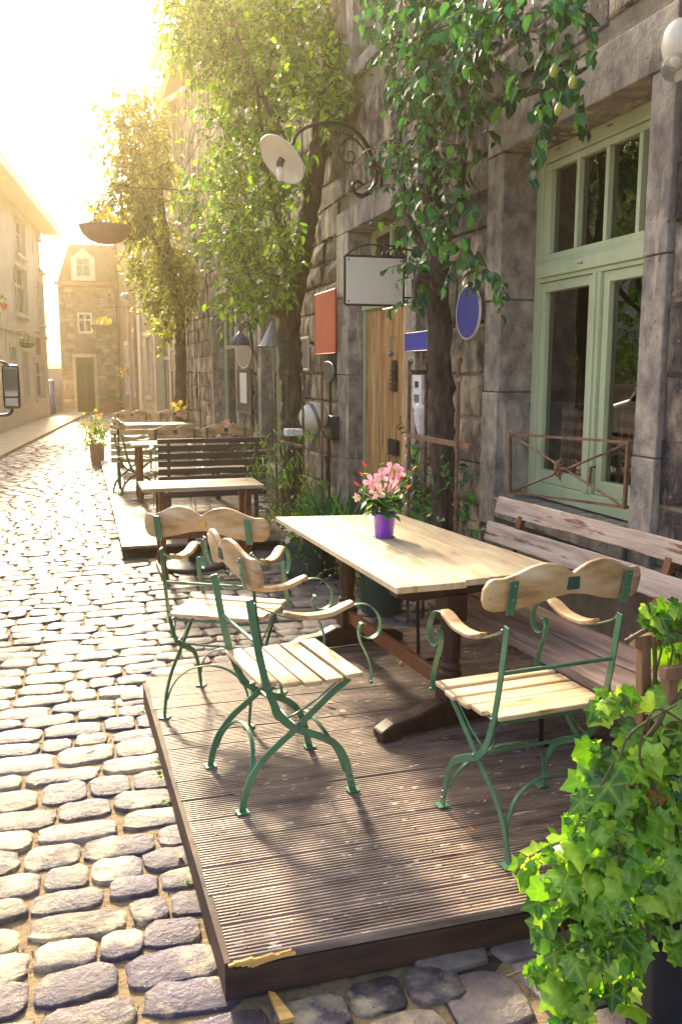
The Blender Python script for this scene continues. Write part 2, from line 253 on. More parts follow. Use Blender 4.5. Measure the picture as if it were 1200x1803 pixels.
# ------------------------------------------------------------ mesh builder
class MB:
    def __init__(s): s.v = []; s.f = []
    def add(s, vs, fs):
        b = len(s.v); s.v += [tuple(p) for p in vs]; s.f += [tuple(i+b for i in f) for f in fs]; return s
    def box(s, c, d, rot=None, taper=1.0):
        hx, hy, hz = d[0]/2, d[1]/2, d[2]/2; c = Vector(c)
        vs = []
        for z in (-1, 1):
            k = taper if z > 0 else 1
            for x, y in ((-1, -1), (1, -1), (1, 1), (-1, 1)):
                p = Vector((x*hx*k, y*hy*k, z*hz))
                if rot is not None: p = rot @ p
                vs.append(c+p)
        return s.add(vs, [(3, 2, 1, 0), (4, 5, 6, 7), (0, 1, 5, 4), (1, 2, 6, 5), (2, 3, 7, 6), (3, 0, 4, 7)])
    def bar(s, a, b, w, h, side=(0, 0, 1)):
        a, b = Vector(a), Vector(b); t = (b-a).normalized(); sd_ = Vector(side); u = t.cross(sd_)
        if u.length < 1e-4: u = t.cross(Vector((1, 0, 0)))
        u.normalize(); v = u.cross(t).normalized()
        vs = [p+u*x*w/2+v*y*h/2 for p in (a, b) for x, y in ((-1, -1), (1, -1), (1, 1), (-1, 1))]
        return s.add(vs, [(3, 2, 1, 0), (4, 5, 6, 7), (0, 1, 5, 4), (1, 2, 6, 5), (2, 3, 7, 6), (3, 0, 4, 7)])
    def tube(s, path, r, n=8, cap=True):
        P = [Vector(p) for p in path]; k = len(P)
        rr = r if isinstance(r, (list, tuple)) else [r]*k
        t0 = (P[1]-P[0]).normalized(); u = t0.cross(Vector((0, 0, 1)))
        if u.length < .05: u = t0.cross(Vector((1, 0, 0)))
        u.normalize(); vs = []; fs = []
        for i in range(k):
            t = (P[min(i+1, k-1)]-P[max(i-1, 0)]).normalized()
            u = (u-t*u.dot(t)).normalized(); w = t.cross(u)
            for j in range(n):
                a = 2*math.pi*j/n; vs.append(P[i]+(u*math.cos(a)+w*math.sin(a))*rr[i])
        for i in range(k-1):
            for j in range(n):
                j2 = (j+1) % n; fs.append((i*n+j, i*n+j2, (i+1)*n+j2, (i+1)*n+j))
        if cap: fs.append(tuple(range(n))[::-1]); fs.append(tuple((k-1)*n+j for j in range(n)))
        return s.add(vs, fs)
    def sweep(s, path, nax, a, b):
        """flat bar: b wide along the fixed axis nax, a thick in the plane of the path"""
        P = [Vector(p) for p in path]; N = Vector(nax).normalized(); k = len(P); vs = []; fs = []
        for i in range(k):
            t = (P[min(i+1, k-1)]-P[max(i-1, 0)]).normalized(); u = t.cross(N).normalized()
            aa = a[i] if isinstance(a, (list, tuple)) else a; bb = b[i] if isinstance(b, (list, tuple)) else b
            for x, y in ((-1, -1), (1, -1), (1, 1), (-1, 1)): vs.append(P[i]+u*x*aa/2+N*y*bb/2)
        for i in range(k-1):
            for j in range(4):
                j2 = (j+1) % 4; fs.append((i*4+j, i*4+j2, i*4+4+j2, i*4+4+j))
        fs.append((3, 2, 1, 0)); fs.append(tuple((k-1)*4+j for j in range(4)))
        return s.add(vs, fs)
    def lathe(s, prof, n=20, c=(0, 0, 0), ax=None, cap=True):
        vs = []; fs = []; c = Vector(c); k = len(prof)
        for r_, z in prof:
            for j in range(n):
                a = 2*math.pi*j/n; p = Vector((r_*math.cos(a), r_*math.sin(a), z))
                if ax is not None: p = ax @ p
                vs.append(c+p)
        for i in range(k-1):
            for j in range(n):
                j2 = (j+1) % n; fs.append((i*n+j, i*n+j2, (i+1)*n+j2, (i+1)*n+j))
        if cap: fs.append(tuple(range(n))[::-1]); fs.append(tuple((k-1)*n+j for j in range(n)))
        return s.add(vs, fs)
    def prism(s, outl, fn, t0, t1):
        """outl: 2-D outline; fn(a,b,t)->3-D"""
        n = len(outl); vs = [fn(a, b, t0) for a, b in outl]+[fn(a, b, t1) for a, b in outl]
        fs = [tuple(range(n))[::-1], tuple(range(n, 2*n))]+[(i, (i+1) % n, n+(i+1) % n, n+i) for i in range(n)]
        return s.add(vs, fs)
    def ball(s, c, r, n=12, k=8, sc=(1, 1, 1)):
        prof = [(max(1e-4, r*math.sin(math.pi*i/k)), -r*math.cos(math.pi*i/k)) for i in range(k+1)]
        vs = []; b = MB(); b.lathe(prof, n, (0, 0, 0), None, False)
        return s.add([(c[0]+x*sc[0], c[1]+y*sc[1], c[2]+z*sc[2]) for x, y, z in b.v], b.f)
    def build(s, name, mat, parent=None, smooth=False, bevel=0, seg=2, recalc=True):
        me = bpy.data.meshes.new(name); me.from_pydata(s.v, [], s.f); 
        if recalc and len(s.f) < 60000:
            bm = bmesh.new(); bm.from_mesh(me); bmesh.ops.recalc_face_normals(bm, faces=bm.faces[:]); bm.to_mesh(me); bm.free()
        me.materials.append(M[mat] if isinstance(mat, str) else mat)
        if smooth: me.polygons.foreach_set('use_smooth', [True]*len(me.polygons))
        me.update()
        o = bpy.data.objects.new(name, me); COL.objects.link(o)
        if parent is not None: o.parent = parent; KIDS.setdefault(parent.name, []).append(o)
        if bevel:
            bv = o.modifiers.new('bevel', 'BEVEL'); bv.width = bevel; bv.segments = seg; bv.limit_method = 'ANGLE'; bv.angle_limit = R(35)
        if smooth and not bevel:
            pass
        return o
def cat(points, n=5):
    """Catmull-Rom through 2-D or 3-D points"""
    P = [Vector(p) for p in points]; out = []
    for i in range(len(P)-1):
        p0, p1, p2, p3 = P[max(i-1, 0)], P[i], P[i+1], P[min(i+2, len(P)-1)]
        for j in range(n):
            t = j/n; out.append(.5*((2*p1)+(-p0+p2)*t+(2*p0-5*p1+4*p2-p3)*t*t+(-p0+3*p1-3*p2+p3)*t**3))
    out.append(P[-1]); return out
def arc(c, r, a0, a1, n, pl='xz', y=0.0):
    out = []
    for i in range(n+1):
        a = R(a0+(a1-a0)*i/n); out.append((c[0]+r*math.cos(a), y, c[1]+r*math.sin(a)) if pl == 'xz' else (y, c[0]+r*math.cos(a), c[1]+r*math.sin(a)))
    return out

# ------------------------------------------------------------ leaves
PEAR = (np.array([(0, 0, 0), (.26, .27, .06), (.66, .25, .02), (1, 0, -.2), (.66, -.25, .02), (.26, -.27, .06), (.33, 0, -.02), (.68, 0, -.06)]),
        [(0, 6, 1), (1, 6, 7, 2), (2, 7, 3), (0, 5, 6), (5, 4, 7, 6), (4, 3, 7)], [1, 0, 0, 1, 0, 0, 1, 1])
_iv = [(0, 0), (-.15, .20), (-.02, .46), (.24, .36), (.48, .50), (.60, .24), (1.0, 0)]
_pts = [(a, b, -.14*abs(b)-.10*a*a+(.05 if 0 < abs(b) < .4 else 0)) for a, b in _iv]+[(a, -b, -.06*abs(b)-.10*a*a) for a, b in _iv[-2:0:-1]]
IVY = (np.array(_pts+[(.30, 0, .06)]), [(i, (i+1) % 12, 12) for i in range(12)], [.9, 0, .9, 0, .9, 0, .9, 0, .9, 0, .9, 0, 1])
LANCE = (np.array([(0, 0, 0), (.35, .085, 0), (1, 0, -.22), (.35, -.085, 0), (.4, 0, -.03)]), [(0, 4, 1), (1, 4, 2), (0, 3, 4), (3, 2, 4)])
SMALL = (np.array([(0, 0, 0), (.5, .26, .02), (1, 0, -.1), (.5, -.26, .02)]), [(0, 3, 1), (1, 3, 2)])
def leaves(name, mat, parent, pos, dirs, nrm, size, shape=PEAR, extra=None):
    pos = np.asarray(pos, float); d = np.asarray(dirs, float); nn = np.asarray(nrm, float); size = np.asarray(size, float)
    d /= np.linalg.norm(d, axis=1, keepdims=True)+1e-9
    sdv = np.cross(nn, d); sdv /= np.linalg.norm(sdv, axis=1, keepdims=True)+1e-9
    nn = np.cross(d, sdv)
    sv, sf = shape[:2]; k = len(sv)
    wob = np.ones((len(pos), 1))*1.0
    width = (nr.uniform(.8, 1.2, len(pos)))[:, None]
    V = pos[:, None, :]+size[:, None, None]*(sv[None, :, 0:1]*d[:, None, :]+(sv[None, :, 1:2]*width[:, None, :])*sdv[:, None, :]+(sv[None, :, 2:3]*nr.uniform(.3, 2.2, (len(pos), 1, 1)))*nn[:, None, :])
    V = V.reshape(-1, 3)
    F = []
    for i in range(len(pos)):
        b = i*k
        for f in sf: F.append(tuple(b+j for j in f))
    me = bpy.data.meshes.new(name); me.from_pydata(V.tolist(), [], F); me.materials.append(M[mat]); me.update()
    if len(shape) > 2: me.attributes.new('vein', 'FLOAT', 'POINT').data.foreach_set('value', list(shape[2])*len(pos))
    me.polygons.foreach_set('use_smooth', [True]*len(me.polygons))
    o = bpy.data.objects.new(name, me); COL.objects.link(o)
    if parent is not None: o.parent = parent; KIDS.setdefault(parent.name, []).append(o)
    return o
def rv(n): 
    v = nr.normal(size=(n, 3)); return v/np.linalg.norm(v, axis=1, keepdims=True)
def shoots(clumps, per, leaf, gap=.04, length=(.25, .5), out=(-.5, -.2, 0), droop=.5, rise=.45):
    """grow leafy shoots through a list of clumps ((x,y,z),radius); returns leaf arrays and stems"""
    P, D, N, S, stems = [], [], [], [], []
    for c, r in clumps:
        c = np.array(c); k = max(2, int(per*(r/.3)**2))
        for _ in range(k):
            q = rv(1)[0]*r*nr.uniform(.15, 1.0)**.6; q[0] *= .75
            st = c+q; L = nr.uniform(*length)
            dr = rv(1)[0]*.7+np.array(out)+np.array((0, 0, rise if nr.random() < .6 else -rise)); dr /= np.linalg.norm(dr)
            m = max(3, int(L/gap)); pts = []; p = st.copy()
            for i in range(m):
                dr = dr+np.array((0, 0, -droop*.10))+rv(1)[0]*.10; dr /= np.linalg.norm(dr); p = p+dr*gap; pts.append(p.copy())
                sdr = rv(1)[0]; sdr -= dr*sdr.dot(dr); sdr /= np.linalg.norm(sdr)
                ld = sdr*.8+dr*.4+np.array((0, 0, -droop)); P.append(p); D.append(ld)
                N.append(np.array((0, 0, 1.0))+rv(1)[0]*.6+np.array(out)*.6); S.append(leaf*nr.uniform(.6, 1.25)*(1-.35*i/m))
            stems.append(pts)
    return P, D, N, S, stems
def stem_mesh(stems, r, n=3):
    mb = MB()
    for p in stems:
        if len(p) > 2: mb.tube([tuple(x) for x in p[::2]], r, n, False)
    return mb

# ------------------------------------------------------------ stone walls
def block_wall(name, mat, parent, F, u0, u1, v0, v1, ops, rh=(.17, .30), bw=(.22, .62), depth=(.012, .04), gap=.012, seed=1, jit=.012):
    rg = random.Random(seed); mb = MB(); v = v0
    while v < v1-.05:
        h = min(rg.uniform(*rh), v1-v); 
        iv = [(u0, u1)]
        for a, b, c, d in ops:
            if c < v+h-.02 and d > v+.02:
                nv = []
                for p, q in iv:
                    if b <= p or a >= q: nv.append((p, q)); continue
                    if a > p: nv.append((p, a))
                    if b < q: nv.append((b, q))
                iv = nv
        for p, q in iv:
            u = p-(rg.uniform(0, .2) if p == u0 else 0)
            while u < q-.04:
                w = rg.uniform(*bw)
                if q-(u+w) < .12: w = q-u
                a, b = max(u, p)+gap*rg.uniform(.4, 1.4), min(u+w, q)-gap*rg.uniform(.4, 1.4)
                c, d = v+gap*rg.uniform(.4, 1.5), v+h-gap*rg.uniform(.4, 1.5)
                if b-a > .05:
                    n1 = rg.uniform(*depth); ch = .016
                    j = lambda: rg.uniform(-jit, jit)
                    o = [(a+j()*.6, c+j()*.6), (b+j()*.6, c+j()*.6), (b+j()*.6, d+j()*.6), (a+j()*.6, d+j()*.6)]
                    um, vm = (a+b)/2, (c+d)/2
                    inn = [(x+(ch if x < um else -ch)+j()*.4, y+(ch if y < vm else -ch)+j()*.4) for x, y in o]
                    vs = [F(x, y, -.004) for x, y in o]+[F(x, y, n1*.55) for x, y in o]+[F(x, y, n1+j()*.5) for x, y in inn]+[F(um+j(), vm+j(), n1+abs(j())*1.5)]
                    fs = [(i, (i+1) % 4, 4+(i+1) % 4, 4+i) for i in range(4)]+[(4+i, 4+(i+1) % 4, 8+(i+1) % 4, 8+i) for i in range(4)]+[(8+i, 8+(i+1) % 4, 12) for i in range(4)]
                    mb.add(vs, fs)
                u += w
        v += h
    return mb.build(name, mat, parent)
def plain_wall(name, mat, parent, F, u0, u1, v0, v1, ops, thick=.3):
    us = sorted({u0, u1, *[x for o in ops for x in o[:2] if u0 < x < u1]}); vs_ = sorted({v0, v1, *[x for o in ops for x in o[2:4] if v0 < x < v1]})
    solid = lambda i, j: 0 <= i < len(us)-1 and 0 <= j < len(vs_)-1 and not any(a < (us[i]+us[i+1])/2 < b and c < (vs_[j]+vs_[j+1])/2 < d for a, b, c, d in ops)
    mb = MB()
    for i in range(len(us)-1):
        for j in range(len(vs_)-1):
            if not solid(i, j): continue
            a, b, c, d = us[i], us[i+1], vs_[j], vs_[j+1]
            mb.add([F(a, c, 0), F(b, c, 0), F(b, d, 0), F(a, d, 0)], [(0, 1, 2, 3)])
            mb.add([F(a, c, -thick), F(b, c, -thick), F(b, d, -thick), F(a, d, -thick)], [(3, 2, 1, 0)])
            for (di, dj), (p, q) in (((-1, 0), ((a, c), (a, d))), ((1, 0), ((b, c), (b, d))), ((0, -1), ((a, c), (b, c))), ((0, 1), ((a, d), (b, d)))):
                if not solid(i+di, j+dj):
                    mb.add([F(*p, 0), F(*q, 0), F(*q, -thick), F(*p, -thick)], [(0, 1, 2, 3)])
    return mb.build(name, mat, parent, recalc=False)
def fbox(mb, F, u0, u1, v0, v1, n0, n1):
    vs = [F(u, v, n) for n in (n0, n1) for u, v in ((u0, v0), (u1, v0), (u1, v1), (u0, v1))]
    return mb.add(vs, [(3, 2, 1, 0), (4, 5, 6, 7), (0, 1, 5, 4), (1, 2, 6, 5), (2, 3, 7, 6), (3, 0, 4, 7)])
#@@PART2
# ------------------------------------------------------------ ground, street, pavement
def sheet(name, mat, x0, x1, y0, y1, z, nx=1, ny=1, amp=0.0):
    mb = MB(); g = []
    for j in range(ny+1):
        for i in range(nx+1):
            g.append((x0+(x1-x0)*i/nx, y0+(y1-y0)*j/ny, z+(nr.uniform(-amp, amp) if amp else 0)))
    mb.add(g, [(j*(nx+1)+i, j*(nx+1)+i+1, (j+1)*(nx+1)+i+1, (j+1)*(nx+1)+i) for j in range(ny) for i in range(nx)])
    return mb.build(name, mat, None, recalc=False, smooth=amp > 0)
tag(sheet('ground', 'soil', -75, 75, -75, 75, -.05), kind='structure')
tag(sheet('pavement_bed', 'soil', .93, 2.68, -2, 2.262, -.004), kind='structure')
tag(sheet('pavement_bed', 'soil', .37, 2.68, 4.6, 8.66, -.004), kind='structure')
tag(sheet('pavement_bed', 'soil', 2.0, 2.68, 8.67, 24, -.004), kind='structure')
tag(sheet('street_bed', 'joint', -6.5, 3.2, -6, 46, -.0055, 100, 520, .0045), kind='structure')
def setts(name, mat, x0, x1, y0, y1, dr, wr, n=12, seed=3, wave=.05, htop=.010, clip=None, irr=.08, tilt=.004):
    rg = random.Random(seed); mb = MB(); y = y0
    while y < y1:
        d = rg.uniform(*dr); x = x0-rg.uniform(0, .3)
        while x < x1:
            w = rg.uniform(*wr)
            cx, cy = x+w/2, y+d/2+wave*math.sin(cxp(x))+rg.uniform(-.012, .012)
            if (clip is None or clip(cx, cy)) and cx+w*.5 < x1+.06:
                hw, hd = w/2-rg.uniform(-.001, .008), d/2-rg.uniform(-.001, .007); ex = rg.uniform(4.6, 11); rot = rg.uniform(-.10, .10)
                base = []
                for k in range(n):
                    a = 2*math.pi*(k+.5)/n; ca, sa = math.cos(a), math.sin(a)
                    rr = (abs(ca)**ex+abs(sa)**ex)**(-1/ex)*(1+rg.uniform(-irr, irr*.3))
                    px, py = ca*rr*hw, sa*rr*hd
                    base.append((px*math.cos(rot)-py*math.sin(rot), px*math.sin(rot)+py*math.cos(rot)))
                tx, ty, tz = rg.uniform(-tilt, tilt)*6, rg.uniform(-tilt, tilt)*6, rg.uniform(-tilt, tilt)
                vs = []
                for sc_, z in ((1.0, -.045), (.99, -.012), (.978, htop*.4), (.91, htop*.93)):
                    for px, py in base:
                        vs.append((cx+px*sc_, cy+py*sc_, z+tz+px*tx+py*ty+(rg.uniform(-.0025, .0035) if z > 0 else 0)))
                vs.append((cx, cy, htop*1.0+tz+rg.uniform(-.004, .003)))
                fs = [(r*n+k, r*n+(k+1) % n, (r+1)*n+(k+1) % n, (r+1)*n+k) for r in range(3) for k in range(n)]+[(3*n+k, 3*n+(k+1) % n, 4*n) for k in range(n)]
                mb.add(vs, fs)
            x += w
        y += d*.985
    return tag(mb.build(name, mat, None, smooth=True, recalc=False), kind='structure')
def cxp(x): return x*1.1+.6
setts('street', 'cobble', -5.2, .98, -1.5, 2.15, (.14, .21), (.13, .34), 16, 3)
setts('street', 'cobble', -5.2, .44, 2.22, 12.0, (.14, .21), (.13, .34), 16, 21, clip=lambda x, y: x < .46)
setts('street', 'cobble', -5.2, 2.4, 12.0, 41.4, (.16, .23), (.2, .34), 8, 4, clip=lambda x, y: x < .40 or (y > 18.3 and x < 2.7-(y-24)*.045))
setts('pavement', 'flag', 1.02, 2.62, -.5, 2.24, (.18, .28), (.22, .42), 12, 5, .03, irr=.12, tilt=.008)
setts('pavement', 'flag', .38, 2.62, 4.75, 8.62, (.13, .20), (.14, .30), 12, 6, .03, irr=.09, tilt=.006)
setts('pavement', 'flag', 2.0, 2.66, 8.62, 24, (.2, .3), (.25, .4), 8, 9, .0, irr=.12)

class Facade:
    def __init__(s, O, ang, flip=1):
        """O foot of the wall line, ang its direction from +Y towards -X (degrees); outward normal to the street"""
        s.O = Vector((O[0], O[1], 0)); a = R(ang); s.d = Vector((-math.sin(a), math.cos(a), 0)); s.n = Vector((-math.cos(a), -math.sin(a), 0))*flip
    def __call__(s, u, v, n): return tuple(s.O+s.d*u+s.n*n+Vector((0, 0, v)))
    def uv(s, px, py, n=0.0):
        d = _fw+_rt*((px-600)/CF)-_up*((py-901.5)/CF); o = Vector((0, 0, CH))
        t = ((s.O+s.n*n-o).dot(s.n))/d.dot(s.n); p = o+d*t
        return (p-s.O).dot(s.d), p.z
def window(house, F, u0, u1, v0, v1, n=-.2, mat='green_frame', fw=.07, glass='glass', vbars=1, hbar=None, split=0, lab=None, room=True, name='window'):
    """frame as the window's own mesh; panes, bars and the dark room behind as its sub-parts"""
    mb = MB(); t = .06
    fbox(mb, F, u0, u0+fw, v0, v1, n-t, n); fbox(mb, F, u1-fw, u1, v0, v1, n-t, n)
    fbox(mb, F, u0+fw, u1-fw, v0, v0+fw*1.2, n-t, n-.002); fbox(mb, F, u0+fw, u1-fw, v1-fw, v1, n-t, n-.002)
    w = mb.build(name, mat, house, bevel=.004 if fw > .04 else 0)
    if lab: w['label'] = lab
    a, b, c, d = u0+fw, u1-fw, v0+fw*1.2, v1-fw
    bb = MB(); ft = fw*.42
    for i in range(1, vbars+1):
        x = a+(b-a)*i/(vbars+1); fbox(bb, F, x-ft, x+ft, c, d if hbar is None or not split else hbar, n-t*.8, n-.006)
    if hbar is not None:
        fbox(bb, F, a, b, hbar-fw*.45, hbar+fw*.45, n-t*.9, n+.004)
        if split:
            for i in range(1, split+1):
                x = a+(b-a)*i/(split+1); fbox(bb, F, x-ft*.7, x+ft*.7, hbar+fw*.45, d, n-t*.8, n-.007)
    if bb.v: bb.build('glazing_bar', mat, w)
    g = MB(); g.add([F(a, c, n-t*.6), F(b, c, n-t*.6), F(b, d, n-t*.6), F(a, d, n-t*.6)], [(0, 1, 2, 3)]); g.build('pane', glass, w, recalc=False)
    return w

# ---- the long stone house on the right
FM = Facade((2.7, 0), 0)
H1 = empty('stone_house', (2.7, 0, 0), 0, 'long grey rubble stone house on the right with sage green windows and plank door', 'house')
def Fm(u, v, n): return (-n, u, v)             # local to the house's empty
WIN = (3.83, 5.35, .98, 3.19); DOOR = (7.10, 8.77, .0, 3.2); UPW = (7.55, 8.65, 4.72, 6.7); W2 = (15.7, 18.4, .35, 3.3); W3 = (12.0, 13.36, .45, 3.1)
OPS = [WIN, DOOR, UPW, W2, W3]
sw = .24
BOPS = [(3.64, 5.59, .0, 3.45), (6.86, 9.20, 0, 3.42), (7.33, 8.88, 4.55, 6.9), (15.42, 18.7, .1, 3.5), (11.8, 13.6, .2, 3.3)]
plain_wall('mortar_wall', 'mortar', H1, Fm, -.5, 24, 0, 8.7, [(a-.03, b+.03, c-.03 if c else 0, d+.03) for a, b, c, d in OPS], .34)
block_wall('stone_facing', 'rubble', H1, Fm, -.5, 24, 0, 8.6, BOPS, (.20, .38), (.28, .85), (.006, .034), .009, 11, .016)
def surround(house, F, op, w=(.24, .17), lint=.25, sill=.0, n=.042, seed=0, mat='dressed'):
    u0, u1, v0, v1 = op; rg = random.Random(seed); mb = MB()
    for a, b in ((u0-w[0], u0), (u1, u1+w[1])):
        z = max(0.02, v0-(.22 if sill else 0))
        while z < v1-.02:
            h = min(rg.uniform(.55, 1.1), v1-z); 
            if v1-z-h < .2: h = v1-z
            nn = n+rg.uniform(-.006, .006)
            fbox(mb, F, a, b, z+.003, z+h-.003, -.30, nn); z += h
    fbox(mb, F, u0-w[0], u1+w[1], v1+.002, v1+lint, -.30, n+.004)
    if sill: fbox(mb, F, u0-.002, u1+.002, v0-.14, v0-.012, -.30, n+.03)
    return mb.build('surround', mat, house, bevel=.008)
surround(H1, Fm, WIN, (.185, .235), .27, 1, seed=1)
surround(H1, Fm, DOOR, (.235, .42), .22, 0, seed=2)
surround(H1, Fm, UPW, (.2, .22), .2, 1, seed=3)
surround(H1, Fm, W2, (.27, .29), .2, 1, seed=4)
surround(H1, Fm, W3, (.2, .24), .2, 1, seed=5)
# near window: frame, transom, two casements, four top lights
w = MB(); A, B, C0, D0 = WIN[0], WIN[1], WIN[2]+.0, WIN[3]
n0 = -.20
fbox(w, Fm, B-.075, B, C0, D0, -.29, n0); fbox(w, Fm, A, A+.075, C0, D0, -.29, n0)
fbox(w, Fm, A+.075, B-.075, D0-.085, D0, -.29, n0+.003); fbox(w, Fm, A+.075, B-.075, C0, C0+.10, -.29, n0+.012)
fbox(w, Fm, A+.075, B-.075, 2.40, 2.475, -.29, n0+.022); fbox(w, Fm, A+.075, B-.075, 2.372, 2.40, -.29, n0+.004); fbox(w, Fm, A+.075, B-.075, 2.475, 2.50, -.29, n0+.003)
fbox(w, Fm, 4.555, 4.645, C0+.1, 2.372, -.29, n0+.010); fbox(w, Fm, 4.585, 4.615, C0+.1, 2.372, -.2, n0+.024)
WN = w.build('window', 'green_frame', H1, bevel=.005); WN['label'] = 'large sage green casement window with four top lights and a checked curtain'
w = MB()
for a, b in ((A+.077, 4.553), (4.647, B-.077)):
    for p, q, c, d in ((a, a+.06, C0+.102, 2.37), (b-.06, b, C0+.102, 2.37), (a+.06, b-.06, C0+.102, C0+.185), (a+.06, b-.06, 2.31, 2.37)):
        fbox(w, Fm, p, q, c, d, -.275, n0-.012)
w.build('casement', 'green_frame', WN, bevel=.004)
w = MB()
fbox(w, Fm, A+.077, B-.077, 3.06, 3.10, -.275, n0-.01); fbox(w, Fm, A+.077, B-.077, 2.502, 2.545, -.275, n0-.01)
fbox(w, Fm, A+.077, A+.12, 2.545, 3.06, -.275, n0-.01); fbox(w, Fm, B-.16, B-.077, 2.545, 3.06, -.275, n0-.01)
for i in (1, 2, 3):
    x = A+.12+(B-.16-A-.12)*i/4; fbox(w, Fm, x-.017, x+.017, 2.545, 3.06, -.275, n0-.012)
w.build('top_light_bar', 'green_frame', WN, bevel=.003)
g = MB(); g.add([Fm(A+.1, C0+.12, -.245), Fm(B-.1, C0+.12, -.245), Fm(B-.1, D0-.1, -.245), Fm(A+.1, D0-.1, -.245)], [(3, 2, 1, 0)]); g.build('pane', 'glass', WN, recalc=False)
c = MB(); k = 60
for u0_, u1_ in ((A+.12, 4.52), (4.68, B-.17)):
    vs = []
    for i in range(k+1):
        u = u0_+(u1_-u0_)*i/k; nn = -.34+.014*math.sin(u*42)+.006*math.sin(u*97)
        vs += [Fm(u, C0+.12, nn), Fm(u, 1.58+.01*math.sin(u*30), nn*.99-.002)]
    c.add(vs, [(2*i, 2*i+2, 2*i+3, 2*i+1) for i in range(k)])
cu = c.build('curtain', 'gingham', WN, smooth=True, recalc=False)
c = MB(); c.tube([Fm(A+.08, 1.60, -.335), Fm(B-.08, 1.60, -.335)], .006, 6); c.build('curtain_rod', 'iron', WN)
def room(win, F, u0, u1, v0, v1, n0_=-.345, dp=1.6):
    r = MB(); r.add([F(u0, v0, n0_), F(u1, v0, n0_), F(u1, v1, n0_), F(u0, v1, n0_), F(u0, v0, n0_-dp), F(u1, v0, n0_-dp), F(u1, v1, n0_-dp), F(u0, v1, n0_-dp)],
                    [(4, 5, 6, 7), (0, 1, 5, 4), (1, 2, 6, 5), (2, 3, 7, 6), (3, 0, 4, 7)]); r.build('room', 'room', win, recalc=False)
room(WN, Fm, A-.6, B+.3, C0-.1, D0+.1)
# little brass catches and nails on the frame
for u, v in ((5.05, 3.15), (4.8, 3.15), (4.5, 3.15), (4.75, 2.44)): c = MB(); c.box(Fm(u, v, n0+.028), (.006, .045, .006)); c.build('catch', 'rust', WN)
c = MB(); c.tube([Fm(4.50, 1.25, n0+.02), Fm(4.50, 1.25, n0+.05), Fm(4.50, 1.14, n0+.055)], .008, 6)
c.build('handle', 'rust', WN)
# other windows
for op, nm in ((UPW, 0), (W2, 1), (W3, 2)):
    wn_ = window(H1, Fm, op[0], op[1], op[2], op[3], -.2, 'green_frame', .08, 'dark_glass', 1, op[2]+(op[3]-op[2])*.66, 3)
# door
Fd = lambda u, v, n: Fm(u, v, n+.05)
dr = MB(); u = DOOR[0]+.18; rg = random.Random(4)
while u < DOOR[1]-.07:
    wd = min(.128, DOOR[1]-.03-u); fbox(dr, Fd, u+.003, u+wd-.003, .15, 2.40, -.235, -.19+rg.uniform(-.003, .003)); u += .128
DR = dr.build('door', 'door_wood', H1, bevel=.004); DR['label'] = 'honey brown vertical plank door'
b = MB(); fbox(b, Fd, DOOR[0], DOOR[0]+.175, .12, 2.42, -.26, -.15); fbox(b, Fd, DOOR[1]-.028, DOOR[1], .12, 2.42, -.26, -.17)
fbox(b, Fd, DOOR[0], DOOR[1], 2.42, 2.60, -.26, -.15); fbox(b, Fd, DOOR[0], DOOR[1], 2.585, 2.61, -.26, -.13)
b.build('door_frame', 'green_frame', H1, bevel=.004)
b = MB(); fbox(b, Fd, 7.78, 7.90, 1.62, 1.86, -.185, -.17); fbox(b, Fd, 7.80, 7.88, 1.86, 1.91, -.185, -.165)
for i in range(5): fbox(b, Fd, 7.785, 7.895, 1.64+i*.042, 1.655+i*.042, -.17, -.155)
b.build('grille', 'dark_wood', DR)
b = MB(); fbox(b, Fd, 7.72, 7.98, 1.02, 1.17, -.185, -.168); fbox(b, Fd, 7.74, 7.96, 1.08, 1.15, -.168, -.158); b.build('letter_box', 'iron', DR)
b = MB(); b.tube([Fd(7.84, 2.12, -.18), Fd(7.84, 2.13, -.14), Fd(7.84, 1.98, -.135)], .006, 6); b.ball(Fd(7.84, 1.97, -.14), .028); b.build('knocker', 'zinc', DR)
wt = window(H1, Fm, DOOR[0], DOOR[1], 2.612, 3.198, -.2, 'green_frame', .06, 'dark_glass', 2, None, 0)
b = MB(); fbox(b, Fm, DOOR[0]+.001, DOOR[1]-.001, 0, .14, -.30, .12); b.build('door_step', 'dressed', H1, bevel=.01)
# roof and eave
b = MB(); b.add([(-.42, -.5, 8.62), (-.42, 24, 8.62), (4.4, 24, 11.6), (4.4, -.5, 11.6), (-.42, -.5, 8.74), (-.42, 24, 8.74), (4.4, 24, 11.75), (4.4, -.5, 11.75)],
                  [(0, 1, 2, 3), (4, 5, 6, 7), (0, 1, 5, 4), (1, 2, 6, 5), (2, 3, 7, 6), (3, 0, 4, 7)]); b.build('roof', 'slate', H1)
b = MB(); b.tube([(-.44, -.5, 8.62), (-.44, 24, 8.62)], .065, 10); b.build('gutter', 'cream_trim', H1)
